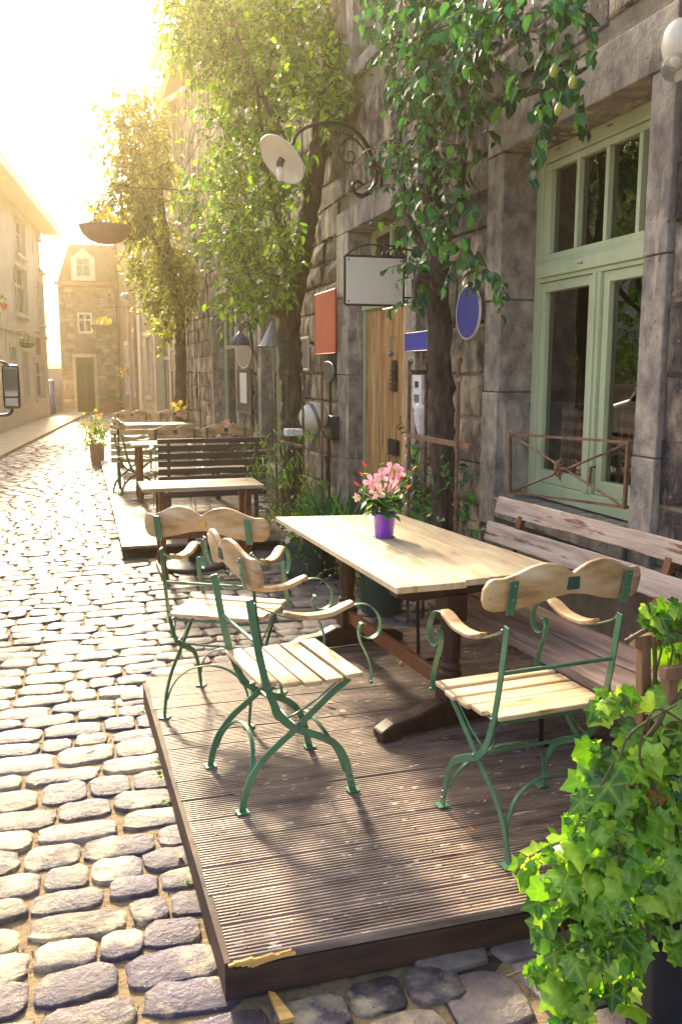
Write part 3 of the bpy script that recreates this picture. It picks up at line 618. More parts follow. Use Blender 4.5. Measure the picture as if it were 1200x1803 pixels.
# window guard on the near window: rusty iron rails with a crossed bar and a rosette
GR = empty('window_guard', tuple(at(897, 764, X=2.66)), 0, 'rusty crossed iron guard with centre rosette across the foot of the large green window', 'railing')
def rel(o, p): return Vector(p)-o.location
c_ = [at(897, 764, X=2.655), at(1106, 779, X=2.655), at(1098, 893, X=2.655), at(898, 866, X=2.655)]
c_ = [rel(GR, p) for p in c_]
mid = (c_[0]+c_[1]+c_[2]+c_[3])/4
b = MB(); b.bar(c_[0], c_[1], .010, .014); b.build('rail', 'rust', GR); b = MB(); b.bar(c_[3], c_[2], .010, .014); b.build('rail', 'rust', GR)
b = MB(); b.bar(c_[0]+Vector((0, 0, .01)), c_[3]+Vector((0, 0, -.01)), .018, .018, (1, 0, 0)); b.build('post', 'rust', GR); b = MB(); b.bar(c_[1]+Vector((0, 0, .01)), c_[2]+Vector((0, 0, -.01)), .018, .018, (1, 0, 0)); b.build('post', 'rust', GR)
b = MB(); b.tube([c_[0], c_[2]], .0068, 6); b.tube([c_[1]+Vector((.012, 0, 0)), c_[3]+Vector((.012, 0, 0))], .0068, 6); b.build('cross_bar', 'rust', GR)
b = MB(); b.ball(mid+Vector((-.02, 0, 0)), .022, 10, 6)
for i in range(10):
    a = 2*math.pi*i/10; L = .075 if i % 2 else .055
    e = mid+Vector((-.018, L*math.cos(a), L*math.sin(a))); b.tube([mid+Vector((-.02, 0, 0)), (mid+e)/2+Vector((-.012, 0, 0)), e], [.012, .011, .003], 5)
b.build('rosette', 'rust', GR)
b = MB()
for p in (c_[0], c_[3], c_[1], c_[2]): b.tube([p, p+Vector((.08, 0, 0))], .008, 6)
b.build('wall_pin', 'rust', GR)

# ---- second and third houses on the right, the street bending left
F2 = Facade((2.7, 24.02), 2.6)
H2 = empty('pale_stone_house', tuple(F2.O), 0, 'pale stone house with a green arched doorway beyond the grey one on the right', 'house')
def loc(F): return lambda u, v, n: tuple(F.d*u+F.n*n+Vector((0, 0, v)))
f2 = loc(F2)
ARC = (2.6, 5.6, 0, 3.15)
plain_wall('wall', 'pale_mortar', H2, f2, 0, 9.5, 0, 8.3, [(2.57, 5.63, 0, 3.18), (6.87, 8.13, .97, 3.03)], .3)
block_wall('stone_facing', 'pale_stone', H2, f2, 0, 9.5, 0, 8.3, [(2.2, 6.0, 0, 3.5), (6.7, 8.3, .8, 3.2)], (.2, .32), (.3, .7), (.01, .025), .012, 12, .01)
surround(H2, f2, ARC, (.32, .32), .28, 0, seed=6, mat='cream_trim'); surround(H2, f2, (6.9, 8.1, 1.0, 3.0), (.18, .18), .18, 1, seed=7, mat='cream_trim')
window(H2, f2, ARC[0], ARC[1], .0, 3.13, -.2, 'green_frame', .12, 'dark_glass', 3, 2.25, 7, name='door')
window(H2, f2, 6.9, 8.1, 1.0, 3.0, -.1, 'white_frame', .06, 'dark_glass', 1, 2.2, 0)
for uu in (1.0, 4.2, 7.2):
    window(H2, f2, uu, uu+1.1, 4.6, 6.4, .03, 'white_frame', .07, 'dark_glass', 1, 5.8, 0)
b = MB(); b.add([f2(0, 8.3, .45), f2(9.5, 8.3, .45), f2(9.5, 11, -4), f2(0, 11, -4), f2(0, 8.45, .45), f2(9.5, 8.45, .45), f2(9.5, 11.15, -4), f2(0, 11.15, -4)],
                  [(0, 1, 2, 3), (4, 5, 6, 7), (0, 1, 5, 4), (1, 2, 6, 5), (2, 3, 7, 6), (3, 0, 4, 7)]); b.build('roof', 'slate', H2)
b = MB(); fbox(b, f2, 0, 9.5, 8.18, 8.31, .02, .5); b.build('gutter', 'cream_trim', H2, bevel=.02)
# dormer with its own little gable
b = MB(); fbox(b, f2, 1.2, 2.9, 8.46, 10.3, -1.6, .15); b.prism([(1.05, 10.3), (3.05, 10.3), (2.05, 11.2)], f2, -1.7, .3); b.build('dormer', 'cream_trim', H2)
b = MB(); b.tube([f2(.25, 0, .08), f2(.25, 8.2, .08)], .05, 8); b.build('downpipe', 'cream_trim', H2)
F3 = Facade(tuple(F2(9.55, 0, 0))[:2], 3.4)
H3 = empty('brown_house', tuple(F3.O), 0, 'narrow brown rendered house with blue shuttered windows at the far right bend', 'house'); f3 = loc(F3)
plain_wall('wall', 'terracotta', H3, f3, 0, 7.9, 0, 7.6, [(1.37, 2.63, .97, 3.33), (4.57, 5.63, .97, 2.93)], .3)
window(H3, f3, 1.4, 2.6, 1.0, 3.3, -.05, 'enamel_navy', .12, 'dark_glass', 1, 2.4, 0); window(H3, f3, 4.6, 5.6, 1.0, 2.9, -.05, 'white_frame', .1, 'dark_glass', 1, None, 0)
surround(H3, f3, (1.4, 2.6, 1.0, 3.3), (.2, .2), .2, 1, .03, 8, 'cream_trim'); surround(H3, f3, (4.6, 5.6, 1.0, 2.9), (.2, .2), .2, 1, .03, 9, 'cream_trim')
b = MB(); fbox(b, f3, 0, .9, 0, 7.6, .004, .07); b.build('pilaster', 'cream_trim', H3)
b = MB(); b.add([f3(0, 7.6, .4), f3(7.9, 7.6, .4), f3(7.9, 9.6, -4), f3(0, 9.6, -4)], [(0, 1, 2, 3)]); fbox(b, f3, 0, 7.9, 7.5, 7.62, .02, .42); b.build('roof', 'slate', H3)
for i, uu in enumerate((1.1, 3.3, 7.2)):
    b = MB(); b.tube([f3(uu, 0, .1), f3(uu, 7.5, .1)], .06, 8); b.build('downpipe', ('brick', 'cream_trim', 'rust')[i], H3)

# ---- house closing the street
FE = Facade((-.75, 41.5), -90); HE = empty('end_house', tuple(FE.O), 0, 'stone house with brown mansard roof and white dormer closing the end of the street', 'house')
fe = lambda u, v, n: (u, -n, v)
EO = [(.62, 1.40, .0, 2.45), (.78, 1.42, 3.5, 4.42)]
plain_wall('wall', 'mortar', HE, fe, 0, 6, 0, 5.7, EO, .3)
block_wall('stone_facing', 'end_stone', HE, fe, 0, 6, 0, 5.65, [(.5, 1.52, 0, 2.6), (.66, 1.54, 3.4, 4.54)], (.16, .26), (.25, .5), (.01, .03), .012, 13, .01)
surround(HE, fe, EO[0], (.13, .13), .16, 0, .03, 14, 'pale_stone')
w_ = window(HE, fe, *EO[1], -.02, 'white_frame', .09, 'dark_glass', 1, 4.1, 0)
b = MB(); fbox(b, fe, .64, 1.0, .0, 2.4, -.2, -.16); fbox(b, fe, 1.02, 1.38, .0, 2.4, -.2, -.16); fbox(b, fe, .55, 1.47, -.02, 2.5, -.34, -.21); d_ = b.build('door', 'dark_wood', HE)
b = MB(); fbox(b, fe, .68, .97, .55, 2.2, -.16, -.155); fbox(b, fe, 1.05, 1.34, .55, 2.2, -.16, -.155); b.build('pane', 'room', d_)
b = MB(); b.prism([(0, 5.7), (6, 5.7), (6, 7.4), (.55, 7.4)], lambda x, y, t: fe(x, y, .2-(y-5.7)*.28-t), 0, 3.5); RF = b.build('roof', 'slate', HE)
b = MB(); fbox(b, fe, -.12, 6, 5.58, 5.72, .01, .3); b.build('cornice', 'brick', HE, bevel=.02)
b = MB(); b.prism([(.62, 5.78), (1.62, 5.78), (1.62, 6.75), (1.12, 7.15), (.62, 6.75)], fe, -.5, .24); dm = b.build('dormer', 'white_frame', HE)
b = MB(); b.add([fe(.85, 5.98, .245), fe(1.4, 5.98, .245), fe(1.4, 6.72, .245), fe(.85, 6.72, .245)], [(0, 1, 2, 3)]); b.build('pane', 'dark_glass', dm)
b = MB(); fbox(b, fe, 1.10, 1.145, 5.98, 6.72, .247, .27); fbox(b, fe, .85, 1.4, 6.42, 6.46, .247, .265); b.build('glazing_bar', 'white_frame', dm)
b = MB()
for u in (.6, 2.2, 3.8):
    b.box(fe(u, 5.2, .05), (.1, .04, .1))
b.build('tie_plate', 'iron', HE)
# left row
FL = Facade((-1.18, 37.3), 0); FL.d = Vector((-math.sin(R(5.5)), -math.cos(R(5.5)), 0)); FL.n = Vector((math.cos(R(5.5)), -math.sin(R(5.5)), 0))
HL = empty('cream_house', tuple(FL.O), 0, 'long cream rendered house with shuttered sash windows on the left side of the street', 'house'); fl = loc(FL)
def uvbox(F, x0, y0, x1, y1):
    a = F.uv(x0, (y0+y1)/2)[0]; b_ = F.uv(x1, (y0+y1)/2)[0]; xm = (x0+x1)/2; t = F.uv(xm, y0)[1]; s = F.uv(xm, y1)[1]
    return (min(a, b_), max(a, b_), max(.05, s), t)
LW = [uvbox(FL, *q) for q in ((26, 388, 43, 448), (67, 425, 75, 475), (26, 472, 47, 552), (67, 500, 76, 570), (20, 612, 29, 690), (42, 618, 51, 700), (62, 635, 78, 702))]
LWo = LW+[(13, 14, a, b_) for a, b_ in ((1.2, 2.9), (4.2, 5.6))]
plain_wall('wall', 'cream_wall', HL, fl, 0, 15.5, 0, 7.45, LWo, .3)
for i, q in enumerate(LWo):
    ww = window(HL, fl, q[0], q[1], q[2], q[3], -.1, 'white_frame', min(.07, (q[1]-q[0])*.12), 'dark_glass', 1, q[2]+(q[3]-q[2])*.62, 0)
    b = MB(); fbox(b, fl, q[0]-.12, q[1]+.12, q[2]-.12, q[2]-.004, -.1, .1); b.build('sill', 'cream_trim', ww)
    b = MB(); fbox(b, fl, q[0]-.11, q[0]-.003, q[2], q[3]+.12, .003, .03); fbox(b, fl, q[1]+.003, q[1]+.11, q[2], q[3]+.12, .003, .03); fbox(b, fl, q[0]-.003, q[1]+.003, q[3]+.004, q[3]+.12, .003, .034); b.build('window_surround', 'cream_trim', ww)
b = MB(); b.prism([(.6, 7.2), (.6, 7.45), (-.1, 9.6), (-5, 11), (-5, 7.2)], lambda a, c, t: fl(t, c, a), -.4, 15.9); b.build('roof', 'slate', HL)
b = MB(); fbox(b, fl, -.4, 15.9, 7.12, 7.3, .02, .66); b.build('gutter', 'cream_trim', HL, bevel=.02)
b = MB(); fbox(b, fl, 0, 15.5, 3.05, 3.2, .003, .05); b.build('string_course', 'cream_trim', HL)
q = uvbox(FL, 63, 585, 71, 625); b = MB(); fbox(b, fl, q[0], q[1], q[2], q[3], .003, .012); b.build('brick_patch', 'brick', HL)
b = MB(); fbox(b, fl, -3, 34, 0, .09, .02, 1.25); o = b.build('left_pavement', 'pale_stone', None); o.location = FL.O; tag(o, kind='structure')
o.name = 'sidewalk'
b = MB(); fbox(b, fl, 15.5, 15.8, 0, 7.4, -8, 0); b.build('gable_wall', 'cream_wall', HL)
b = MB(); fbox(b, fl, 15.9, 36, 0, 1.5, -.5, -.2); fbox(b, fl, 15.9, 36, 1.5, 1.58, -.54, -.16); o = b.build('garden_wall', 'pale_stone', None); o.location = FL.O; tag(o, 'long low pale garden wall on the left below the street tree', 'wall')
# low garden wall and blue car seen in the gap
b = MB(); b.box((-1.15, 40.6, .95), (.9, .3, 1.9)); b.box((-1.15, 40.6, 1.93), (1.0, .36, .06)); o = b.build('garden_wall', 'pale_stone', None); tag(o, 'short pale stone wall closing the gap between left house and end house', 'wall')
o = empty('parked_car', (-1.12, 39.3, 0), 0, 'dark blue car parked in the gap beside the end house', 'car')
b = MB(); b.prism([(-.9, .3), (.9, .3), (.92, .85), (.55, 1.0), (.3, 1.5), (-.75, 1.5), (-.92, .9)], lambda a, c, t: (t, a, c), -.75, .1); b.build('body', 'blue_car', o, bevel=.06)
b = MB(); b.box((-.33, -.80, 1.2), (.7, .02, .4)); b.build('rear_window', 'dark_glass', o)
for yy in (-.55, .55):
    b = MB(); b.lathe([(.32, -.1), (.32, .1)], 16, (0, yy, .32), Matrix.Rotation(R(90), 3, 'Y')); b.build('wheel', 'rubber', o)
#@@PART3
def atp(px, py, P0, N):
    d = _fw+_rt*((px-600)/CF)-_up*((py-901.5)/CF); o = Vector((0, 0, CH)); N = Vector(N)
    return o+d*((Vector(P0)-o).dot(N)/d.dot(N))
# ------------------------------------------------------------ wooden decks
def plank(name, x0, x1, y0, y1, zt, th, ng, parent, mat='deck', x0b=None, gw=.42, gd=.0045, dz=0.0):
    W_ = y1-y0; p = W_/ng; pr = []
    for i in range(ng):
        a = y0+i*p; pr += [(a+p*gw*.5, zt-gd if i else zt-.003), (a+p*gw*.5+.0015, zt), (a+p-p*gw*.5-.0015, zt), (a+p-p*gw*.5, zt-gd if i < ng-1 else zt-.003)]
    pr = [(y0, zt-gd*1.4)]+pr+[(y1, zt-gd*1.4)]
    k = len(pr); x0b = x0 if x0b is None else x0b; vs = []
    f = lambda y: x0+(x0b-x0)*(y-y0)/W_
    rows = [None, .5, 1.0]
    for t in (0, 1):
        for y, z in pr: vs.append((x1 if t else f(y), y, z+(dz if t else 0)))
        for y, z in pr: vs.append((x1 if t else f(y), y, zt-th+(dz if t else 0)))
    fs = []
    for i in range(k-1):
        fs.append((i, i+1, 2*k+i+1, 2*k+i)); fs.append((k+i+1, k+i, 3*k+i, 3*k+i+1)); fs.append((i+1, i, k+i, k+i+1)); fs.append((2*k+i, 2*k+i+1, 3*k+i+1, 3*k+i))
    fs.append((0, 2*k, 3*k, k)); fs.append((k-1, 2*k-1, 4*k-1, 3*k-1))
    mb = MB(); mb.add(vs, fs); return mb.build(name, mat, parent, recalc=False)
DK = empty('wooden_deck', (0, 0, 0), 0, 'low deck of grooved weathered boards in the foreground carrying the large table and three chairs', 'deck')
y = 2.285; rg = random.Random(5)
for i in range(18):
    x0 = .338-.027*(y-2.285)+rg.uniform(-.004, .006); x1 = 2.52; x0b = None
    if y > 4.7: x0 = .27+max(0, (y-4.76))*3.2; x0b = .27+max(0, (y+.162-4.76))*3.2
    plank('plank', x0, x1, y+.003, y+.1625, .13+rg.uniform(-.0015, .0015), .027, 10, DK, x0b=x0b, dz=rg.uniform(-.003, .003)); y += .166
b = MB(); rg = random.Random(8)
for i in range(18):
    for xx in (.40, 1.12, 1.84, 2.44):
        for dy in (.045, .12):
            if i < 15 or xx > 1.5: b.lathe([(.0045, 0), (.0045, .0012), (.002, .0016)], 7, (xx+rg.uniform(-.008, .008), 2.285+.166*i+dy, .1305))
sc_ = b.build('screws', 'iron', DK)
b = MB(); b.box((1.425, 2.305, .05), (2.15, .045, .098)); b.build('front_fascia', 'deck_side', DK, bevel=.006)
b = MB(); b.add([(.352, 2.283, 0), (.352, 2.283, .128), (.285, 4.70, .128), (.285, 4.70, 0), (.325, 2.283, 0), (.325, 2.283, .124), (.258, 4.70, .124), (.258, 4.70, 0)], [(0, 1, 2, 3), (7, 6, 5, 4), (0, 4, 5, 1), (1, 5, 6, 2), (2, 6, 7, 3), (3, 7, 4, 0)])
b.build('side_fascia', 'deck_side', DK)
for yy in (3.1, 3.9, 4.6):
    b = MB(); b.box((1.4, yy, .05), (2.0, .045, .09)); b.build('joist', 'deck_side', DK)
b = MB()
for i in range(9):
    x = .335+.013*i+rg.uniform(-.004, .004); L = rg.uniform(.05, .11)
    b.bar((x, 2.275+rg.uniform(-.004, .006), .126-rg.uniform(0, .02)), (x+L, 2.281+rg.uniform(-.004, .008), .128-rg.uniform(0, .016)), .008, .007)
b.build('splintered_edge', 'split_wood', DK)
b = MB(); b.prism([(0, 0), (.04, .0), (.03, .11), (.015, .12)], lambda a, c, t: (.455+a-.2*c, 2.14+c, .012+.02*c+t), 0, .014); o = b.build('wood_chip', 'split_wood'); tag(o, 'orange splinter of fresh wood lying on the stones before the front deck corner', 'wood chip')
D2 = empty('wooden_deck', (0, 0, 0), 0, 'farther long low deck of narrow boards beside the street carrying slatted benches', 'deck')
y = 8.60
for i in range(54):
    plank('plank', .322+rg.uniform(-.004, .004), 2.02, y+.003, y+.158, .13+rg.uniform(-.002, .002), .027, 4, D2, gd=.006); y += .162
b = MB(); b.box((.345, 12.95, .05), (.025, 8.64, .098)); b.build('side_fascia', 'deck_side', D2)
for yy in (8.9, 10.8, 13, 15, 17):
    b = MB(); b.box((1.2, yy, .05), (1.6, .05, .096)); b.build('joist', 'planter_dark', D2)

# ------------------------------------------------------------ garden chair
UPR = [(-.222, 1.02), (-.20, .89), (-.163, .66), (-.136, .53), (-.121, .475), (-.08, .375), (-.035, .322), (.02, .29), (.095, .252), (.155, .212), (.195, .15), (.215, .08), (.232, .004)]
CRS = [(.222, .472), (.13, .41), (0, .306), (-.06, .262), (-.133, .206), (-.19, .135), (-.215, .07), (-.230, .004)]
ARM = [(-.172, .818), (-.145, .80), (-.107, .783), (-.06, .762), (.0, .744), (.06, .738), (.13, .742), (.19, .762), (.24, .775), (.29, .768), (.33, .735), (.348, .69), (.34, .65), (.31, .630), (.275, .638), (.254, .664), (.262, .695), (.28, .692)]
PST = [(.268, .70), (.252, .672), (.262, .62), (.285, .575), (.302, .53), (.31, .49), (.304, .445)]
def make_chair():
    t = empty('garden_chair', (0, 0, 0), 0)
    x3 = lambda pts, y: [(a, y, b_) for a, b_ in pts]
    for s in (1, -1):
        y = s*.228; p = cat(x3(UPR, y), 4)
        b = MB(); b.sweep(p[5:], (0, 1, 0), .029, .007)
        b.sweep([(-.229, y, 1.0), (-.212, y, .905), (-.203, y*.997, .88)], (0, 1, 0), .006, .032)
        b.box((.232, y, .004), (.05, .05, .006))
        b.build('leg', 'green_metal', t, bevel=.0015, seg=1)
        c = MB()
        for a_, z_ in ((-.232, .985), (-.222, .935)): c.ball((a_, y, z_), .0055, 6, 4)
        for a_, z_ in ((.22, .065), (.226, .035), (0.0, .306), (-.17, .818), (-.118, .487)): c.ball((a_, y+s*.004, z_), .007, 6, 4)
        c.build('rivet', 'zinc', t)
        b = MB(); y2 = s*.219; b.sweep(cat(x3(CRS, y2), 4), (0, 1, 0), .027, .007); b.box((-.230, y2, .004), (.05, .05, .006)); b.build('leg', 'green_metal', t, bevel=.0015, seg=1)
        ya = s*.236; p = cat(x3(ARM, ya), 4)
        b = MB(); b.sweep(p, (0, 1, 0), .0045, [.014+.010*min(1, i/12) for i in range(len(p))]); b.sweep(cat(x3(PST, ya), 4), (0, 1, 0), .005, .022)
        b.ball((.304, ya+s*.012, .452), .009, 8, 5); b.build('arm_scroll', 'green_metal', t, bevel=.001, seg=1)
        q = [(a, c_+.011) for a, c_ in ARM[3:9]]; q[-1] = (.228, .785); p = cat(x3(q, ya), 5); k = len(p)
        wd = [.052*min(1, (.25+math.sin(math.pi*min(1, (i+.5)/k))**.45)) for i in range(k)]
        b = MB(); b.sweep(p, (0, 1, 0), .018, wd); b.build('armrest', 'chair_wood', t, bevel=.006, seg=2, smooth=True)
        b = MB(); b.tube(cat([(.17, y*.93, .462), (.06, y*.93, .39), (-.045, y*.93, .345), (-.085, y*.93, .352), (-.103, y*.93, .40), (-.095, y*.93, .445), (-.112, y*.96, .475)], 4), .0042, 6); b.build('seat_stay', 'green_metal', t)
    # wavy top board
    def top(a):
        a = abs(a); k = [(0, 1.008), (.02, 1.022), (.06, 1.043), (.11, 1.052), (.16, 1.042), (.21, 1.018), (.25, 1.004), (.29, 1.003), (.305, .99), (.314, .965)]
        for (p, q), (r_, s_) in zip(k, k[1:]):
            if a <= r_: return q+(s_-q)*(a-p)/(r_-p)
        return .965
    def bot(a):
        a = abs(a); k = [(0, .935), (.06, .928), (.14, .905), (.22, .890), (.28, .888), (.305, .90), (.314, .93)]
        for (p, q), (r_, s_) in zip(k, k[1:]):
            if a <= r_: return q+(s_-q)*(a-p)/(r_-p)
        return .93
    ys = [-.314+.628*i/48 for i in range(49)]; b = MB(); vs = []
    X = lambda a, z, q: (-.226-.19*(z-.95)+.38*a*a+q, a, z)
    for a in ys:
        tp, bt = top(a), bot(a); vs += [X(a, bt, .003), X(a, tp, .003), X(a, tp, .025), X(a, bt, .025)]
    fs = []
    for i in range(48):
        for j in range(4): fs.append((4*i+j, 4*i+(j+1) % 4, 4*i+4+(j+1) % 4, 4*i+4+j))
    fs += [(3, 2, 1, 0), tuple(4*48+j for j in range(4))]
    b.add(vs, fs); bk = b.build('backrest', 'chair_wood', t, bevel=.005, seg=2, smooth=True)
    b = MB(); b.box((-.2265, 0, .975), (.012, .046, .044)); b.build('notch_plate', 'pot_green', bk)  # plate standing in for the square hole in the board
    b = MB(); b.tube([(-.163, -.228, .665), (-.163, .228, .665)], .0075, 8); b.tube([(-.0, -.226, .306), (0, .226, .306)], .0065, 8); b.tube([(.20, -.22, .455), (.20, .22, .455)], .006, 6); b.tube([(-.12, -.226, .468), (-.12, .226, .468)], .006, 6)
    b.build('stretcher', 'green_metal', t)
    for x, sg in ((-.222, 1), (.225, -1)):
        half = [(.215, .08), (.20, .135), (.17, .185), (.12, .225), (.06, .247), (0, .253)]
        p = [(x+sg*(.02+.10*max(0, (c_-.1))/.15*.6), a, c_) for a, c_ in half]; p = p+[(q[0], -q[1], q[2]) for q in p[-2::-1]]
        b = MB(); b.sweep(cat(p, 3), (1, 0, .0), .005, .018); b.build('leg_arch', 'green_metal', t, bevel=.001, seg=1)
    b = MB()
    for i in range(5):
        xa = -.155+i*.0875; w2 = (.222, .240, .250, .256, .250)[i]; z = (.507, .498, .492, .493, .499)[i]
        b.add([(xa, -w2, z), (xa+.076, -w2-.004*(i < 3), z), (xa+.076, w2+.004*(i < 3), z), (xa, w2, z), (xa+.003, -w2, z-.02), (xa+.073, -w2, z-.02), (xa+.073, w2, z-.02), (xa+.003, w2, z-.02)],
              [(0, 1, 2, 3), (7, 6, 5, 4), (0, 4, 5, 1), (1, 5, 6, 2), (2, 6, 7, 3), (3, 7, 4, 0)])
    b.build('seat', 'slat_wood', t, bevel=.006, seg=2)
    b = MB()
    for s in (1, -1): b.box((.06, s*.205, .474), (.40, .02, .006))
    b.build('seat_rail', 'green_metal', t)
    return t
CH0 = make_chair(); CG = 'green iron and wood garden chairs'
def place(x, y, z, ang, label, first=False):
    o = CH0 if first else copy_tree(CH0); o.location = (x, y, z); o.rotation_euler = (0, 0, R(ang)); tag(o, label, 'chair', CG); return o
place(.722, 3.37, .132, 8, 'foremost green garden chair on the street side, facing the table', True)
_b = place(.632, 4.24, .132, 59, 'green garden chair with broad golden back behind the foremost chair')
for _k in KIDS[_b.name]:
    for _g in KIDS.get(_k.name, []):
        if _g.name.startswith('notch_plate'): _g.material_slots[0].link = 'OBJECT'; _g.material_slots[0].material = M['split_wood']  # golden plate colour imitates the brighter view through the hole
place(1.528, 2.745, .132, 95, 'green garden chair between table and ivy, its reddish wavy back turned to the viewer')
place(.66, 12.5, .132, 12, 'small far green chair beside the red legged table on the long deck')
place(1.05, 10.75, .132, 92, 'distant chair whose wavy back shows left above the dark slatted bench')
place(1.70, 10.9, .132, 86, 'distant chair whose wavy back shows right above the dark slatted bench')
place(.80, 15.2, .132, 92, 'farthest chair on the street side of the long deck')
place(1.52, 15.3, .132, 88, 'farthest chair on the house side of the long deck')

# ------------------------------------------------------------ tables
def lathe_z(prof, c, n=12):
    b = MB(); b.lathe(prof, n, c); return b
def trestle(t, c, ax, h, col, half=.38, foot=True, r=1.0):
    """a turned pedestal with runner foot and top bearer; ax = unit vector of the runner"""
    a = Vector(ax).normalized(); c = Vector(c); x = lambda p, q, tt: tuple(c+a*p+Vector((0, 0, q))+Vector((-a.y, a.x, 0))*tt)
    outl = [(-half, .0), (-half+.08, .0), (-half+.11, .015), (half-.11, .015), (half-.08, 0), (half, 0), (half+.01, .05), (half-.06, .085), (half-.18, .098), (.09, .135), (-.09, .135), (-half+.18, .098), (-half+.06, .085), (-half-.01, .05)]
    b = MB(); b.prism(outl, x, -.045, .045); b.build('foot', col, t, bevel=.012)
    b = MB(); rot = Matrix.Rotation(math.atan2(a.y, a.x), 3, 'Z'); b.box(c+Vector((0, 0, .19)), (.10, .10, .115), rot); b.box(c+Vector((0, 0, h-.13)), (.11, .11, .13), rot)
    b.lathe([(.05*r, .245), (.058*r, .255), (.058*r, .27), (.045*r, .28), (.052*r, .295), (.052*r, .305), (.040*r, .32), (.046*r, .36), (.050*r, .46), (.046*r, .55), (.038*r, h-.24), (.048*r, h-.22), (.048*r, h-.205), (.042*r, h-.19)], 14, c)
    b.build('leg', col, t, bevel=.005)
    b = MB(); b.prism([(-half*.82, h-.045), (-half*.6, h-.075), (half*.6, h-.075), (half*.82, h-.045), (half*.82, h-.001), (-half*.82, h-.001)], x, -.035, .035); b.build('bearer', col, t, bevel=.006)
T1 = empty('dining_table', (1.62, 4.4, .132), 0, 'large pale plank topped trestle table on the front deck holding the purple flower pot', 'table')
tl, tr_, br, bl = [Vector((p[0]-1.62, p[1]-4.4, 0)) for p in ((1.171, 5.47), (1.973, 5.354), (2.165, 3.60), (1.273, 3.475))]
H = .748
for a, c in ((0, .38), (.385, .72), (.725, 1)):
    b = MB(); q = [bl.lerp(br, a), bl.lerp(br, c), tl.lerp(tr_, c), tl.lerp(tr_, a)]
    if a == 0: q[1] = q[1]+Vector((.0, -.03, 0))
    b.add([(p.x, p.y, H-.03) for p in q]+[(p.x, p.y, H) for p in q], [(3, 2, 1, 0), (4, 5, 6, 7), (0, 1, 5, 4), (1, 2, 6, 5), (2, 3, 7, 6), (3, 0, 4, 7)])
    b.build('tabletop_board', 'table_wood', T1, bevel=.004)
trestle(T1, (.0, -.72, 0), (.97, .20, 0), H-.03, 'dark_wood', .39)
trestle(T1, (-.11, .60, 0), (.97, .10, 0), H-.03, 'dark_wood', .36)
b = MB(); b.bar((-.005, -.66, .20), (-.105, .54, .20), .032, .075); b.build('stretcher', 'red_wood', T1, bevel=.004)
T2 = empty('dining_table', (1.0, 7.88, 0), 0, 'narrow wooden table on red brown legs standing on the cobbles before the dark bench', 'table')
for i in range(3):
    b = MB(); b.box((0, -.19+.19*i, .80), (1.06, .185, .03)); b.build('tabletop_board', 'pale_slat', T2, bevel=.004)
for sx in (-.36, .40):
    b = MB(); b.box((sx, 0, .04), (.07, .52, .07)); b.build('foot', 'red_wood', T2, bevel=.01)
    b = MB(); b.sweep(cat([(sx, -.2, .07), (sx, -.16, .2), (sx, -.21, .4), (sx, -.15, .6), (sx, -.21, .78)], 5), (1, 0, 0), .06, .05); b.sweep(cat([(sx, .2, .07), (sx, .16, .2), (sx, .21, .4), (sx, .15, .6), (sx, .21, .78)], 5), (1, 0, 0), .06, .05)
    b.build('leg', 'red_wood', T2, bevel=.006)
b = MB(); b.box((.02, 0, .35), (.76, .03, .07)); b.build('stretcher', 'red_wood', T2)
T3 = empty('dining_table', (1.2, 11.75, .132), 0, 'far narrow table with bright red brown legs on the long deck beyond the dark bench', 'table')
for i in range(3):
    b = MB(); b.box((0, -.2+.2*i, .74), (1.2, .195, .03)); b.build('tabletop_board', 'pale_slat', T3)
for sx in (-.5, .5):
    b = MB(); b.lathe([(.03, 0), (.04, .1), (.028, .3), (.045, .5), (.035, .724)], 8, (sx, -.22, 0)); b.build('leg', 'red_wood', T3); b = MB(); b.lathe([(.03, 0), (.04, .1), (.028, .3), (.045, .5), (.035, .724)], 8, (sx, .22, 0)); b.build('leg', 'red_wood', T3)
T4 = empty('dining_table', (1.15, 16.2, .132), 0, 'farthest pale table near the end of the long deck', 'table')
b = MB(); b.box((0, 0, .74), (1.3, .7, .03)); b.build('tabletop', 'pale_slat', T4)
for sx in (-.5, .5):
    for sy in (-.28, .28):
        b = MB(); b.box((sx, sy, .36), (.05, .05, .72)); b.build('leg', 'red_wood', T4)
# parasol base under the narrow table
o = empty('parasol_base', (.93, 8.05, 0), 0, 'round dark parasol foot with a stub of pole under the narrow table', 'parasol base')
b = MB(); b.lathe([(.30, 0), (.30, .03), (.26, .05), (.05, .07)], 28); b.build('foot_plate', 'planter_dark', o, smooth=True); b = MB(); b.lathe([(.035, .06), (.035, .42), (.05, .42), (.05, .46)], 12); b.build('pole_socket', 'planter_dark', o)
# ------------------------------------------------------------ benches
BN = empty('bench', (2.455, 4.92, .132), R(4.6), 'long weathered plank bench with two worn back boards under the large window', 'bench')
def wplank(name, c, d, mat, parent, seed=0, n=18, ax=1, bevel=.006, rot=None):
    rg = random.Random(seed); b = MB(); vs = []; L = d[ax]
    for i in range(n+1):
        t = -L/2+L*i/n; w = [rg.uniform(-.004, .004) for _ in range(4)]
        for k, (p, q) in enumerate(((-1, -1), (1, -1), (1, 1), (-1, 1))):
            v = [0, 0, 0]; oth = [a for a in range(3) if a != ax]
            v[ax] = t; v[oth[0]] = p*d[oth[0]]/2+w[k]*.5; v[oth[1]] = q*d[oth[1]]/2+w[k]; v = Vector(v)
            if rot is not None: v = rot @ v
            vs.append(tuple(Vector(c)+v))
    fs = [(4*i+j, 4*i+(j+1) % 4, 4*i+4+(j+1) % 4, 4*i+4+j) for i in range(n) for j in range(4)]+[(3, 2, 1, 0), tuple(4*n+j for j in range(4))]
    b.add(vs, fs); return b.build(name, mat, parent, bevel=bevel)
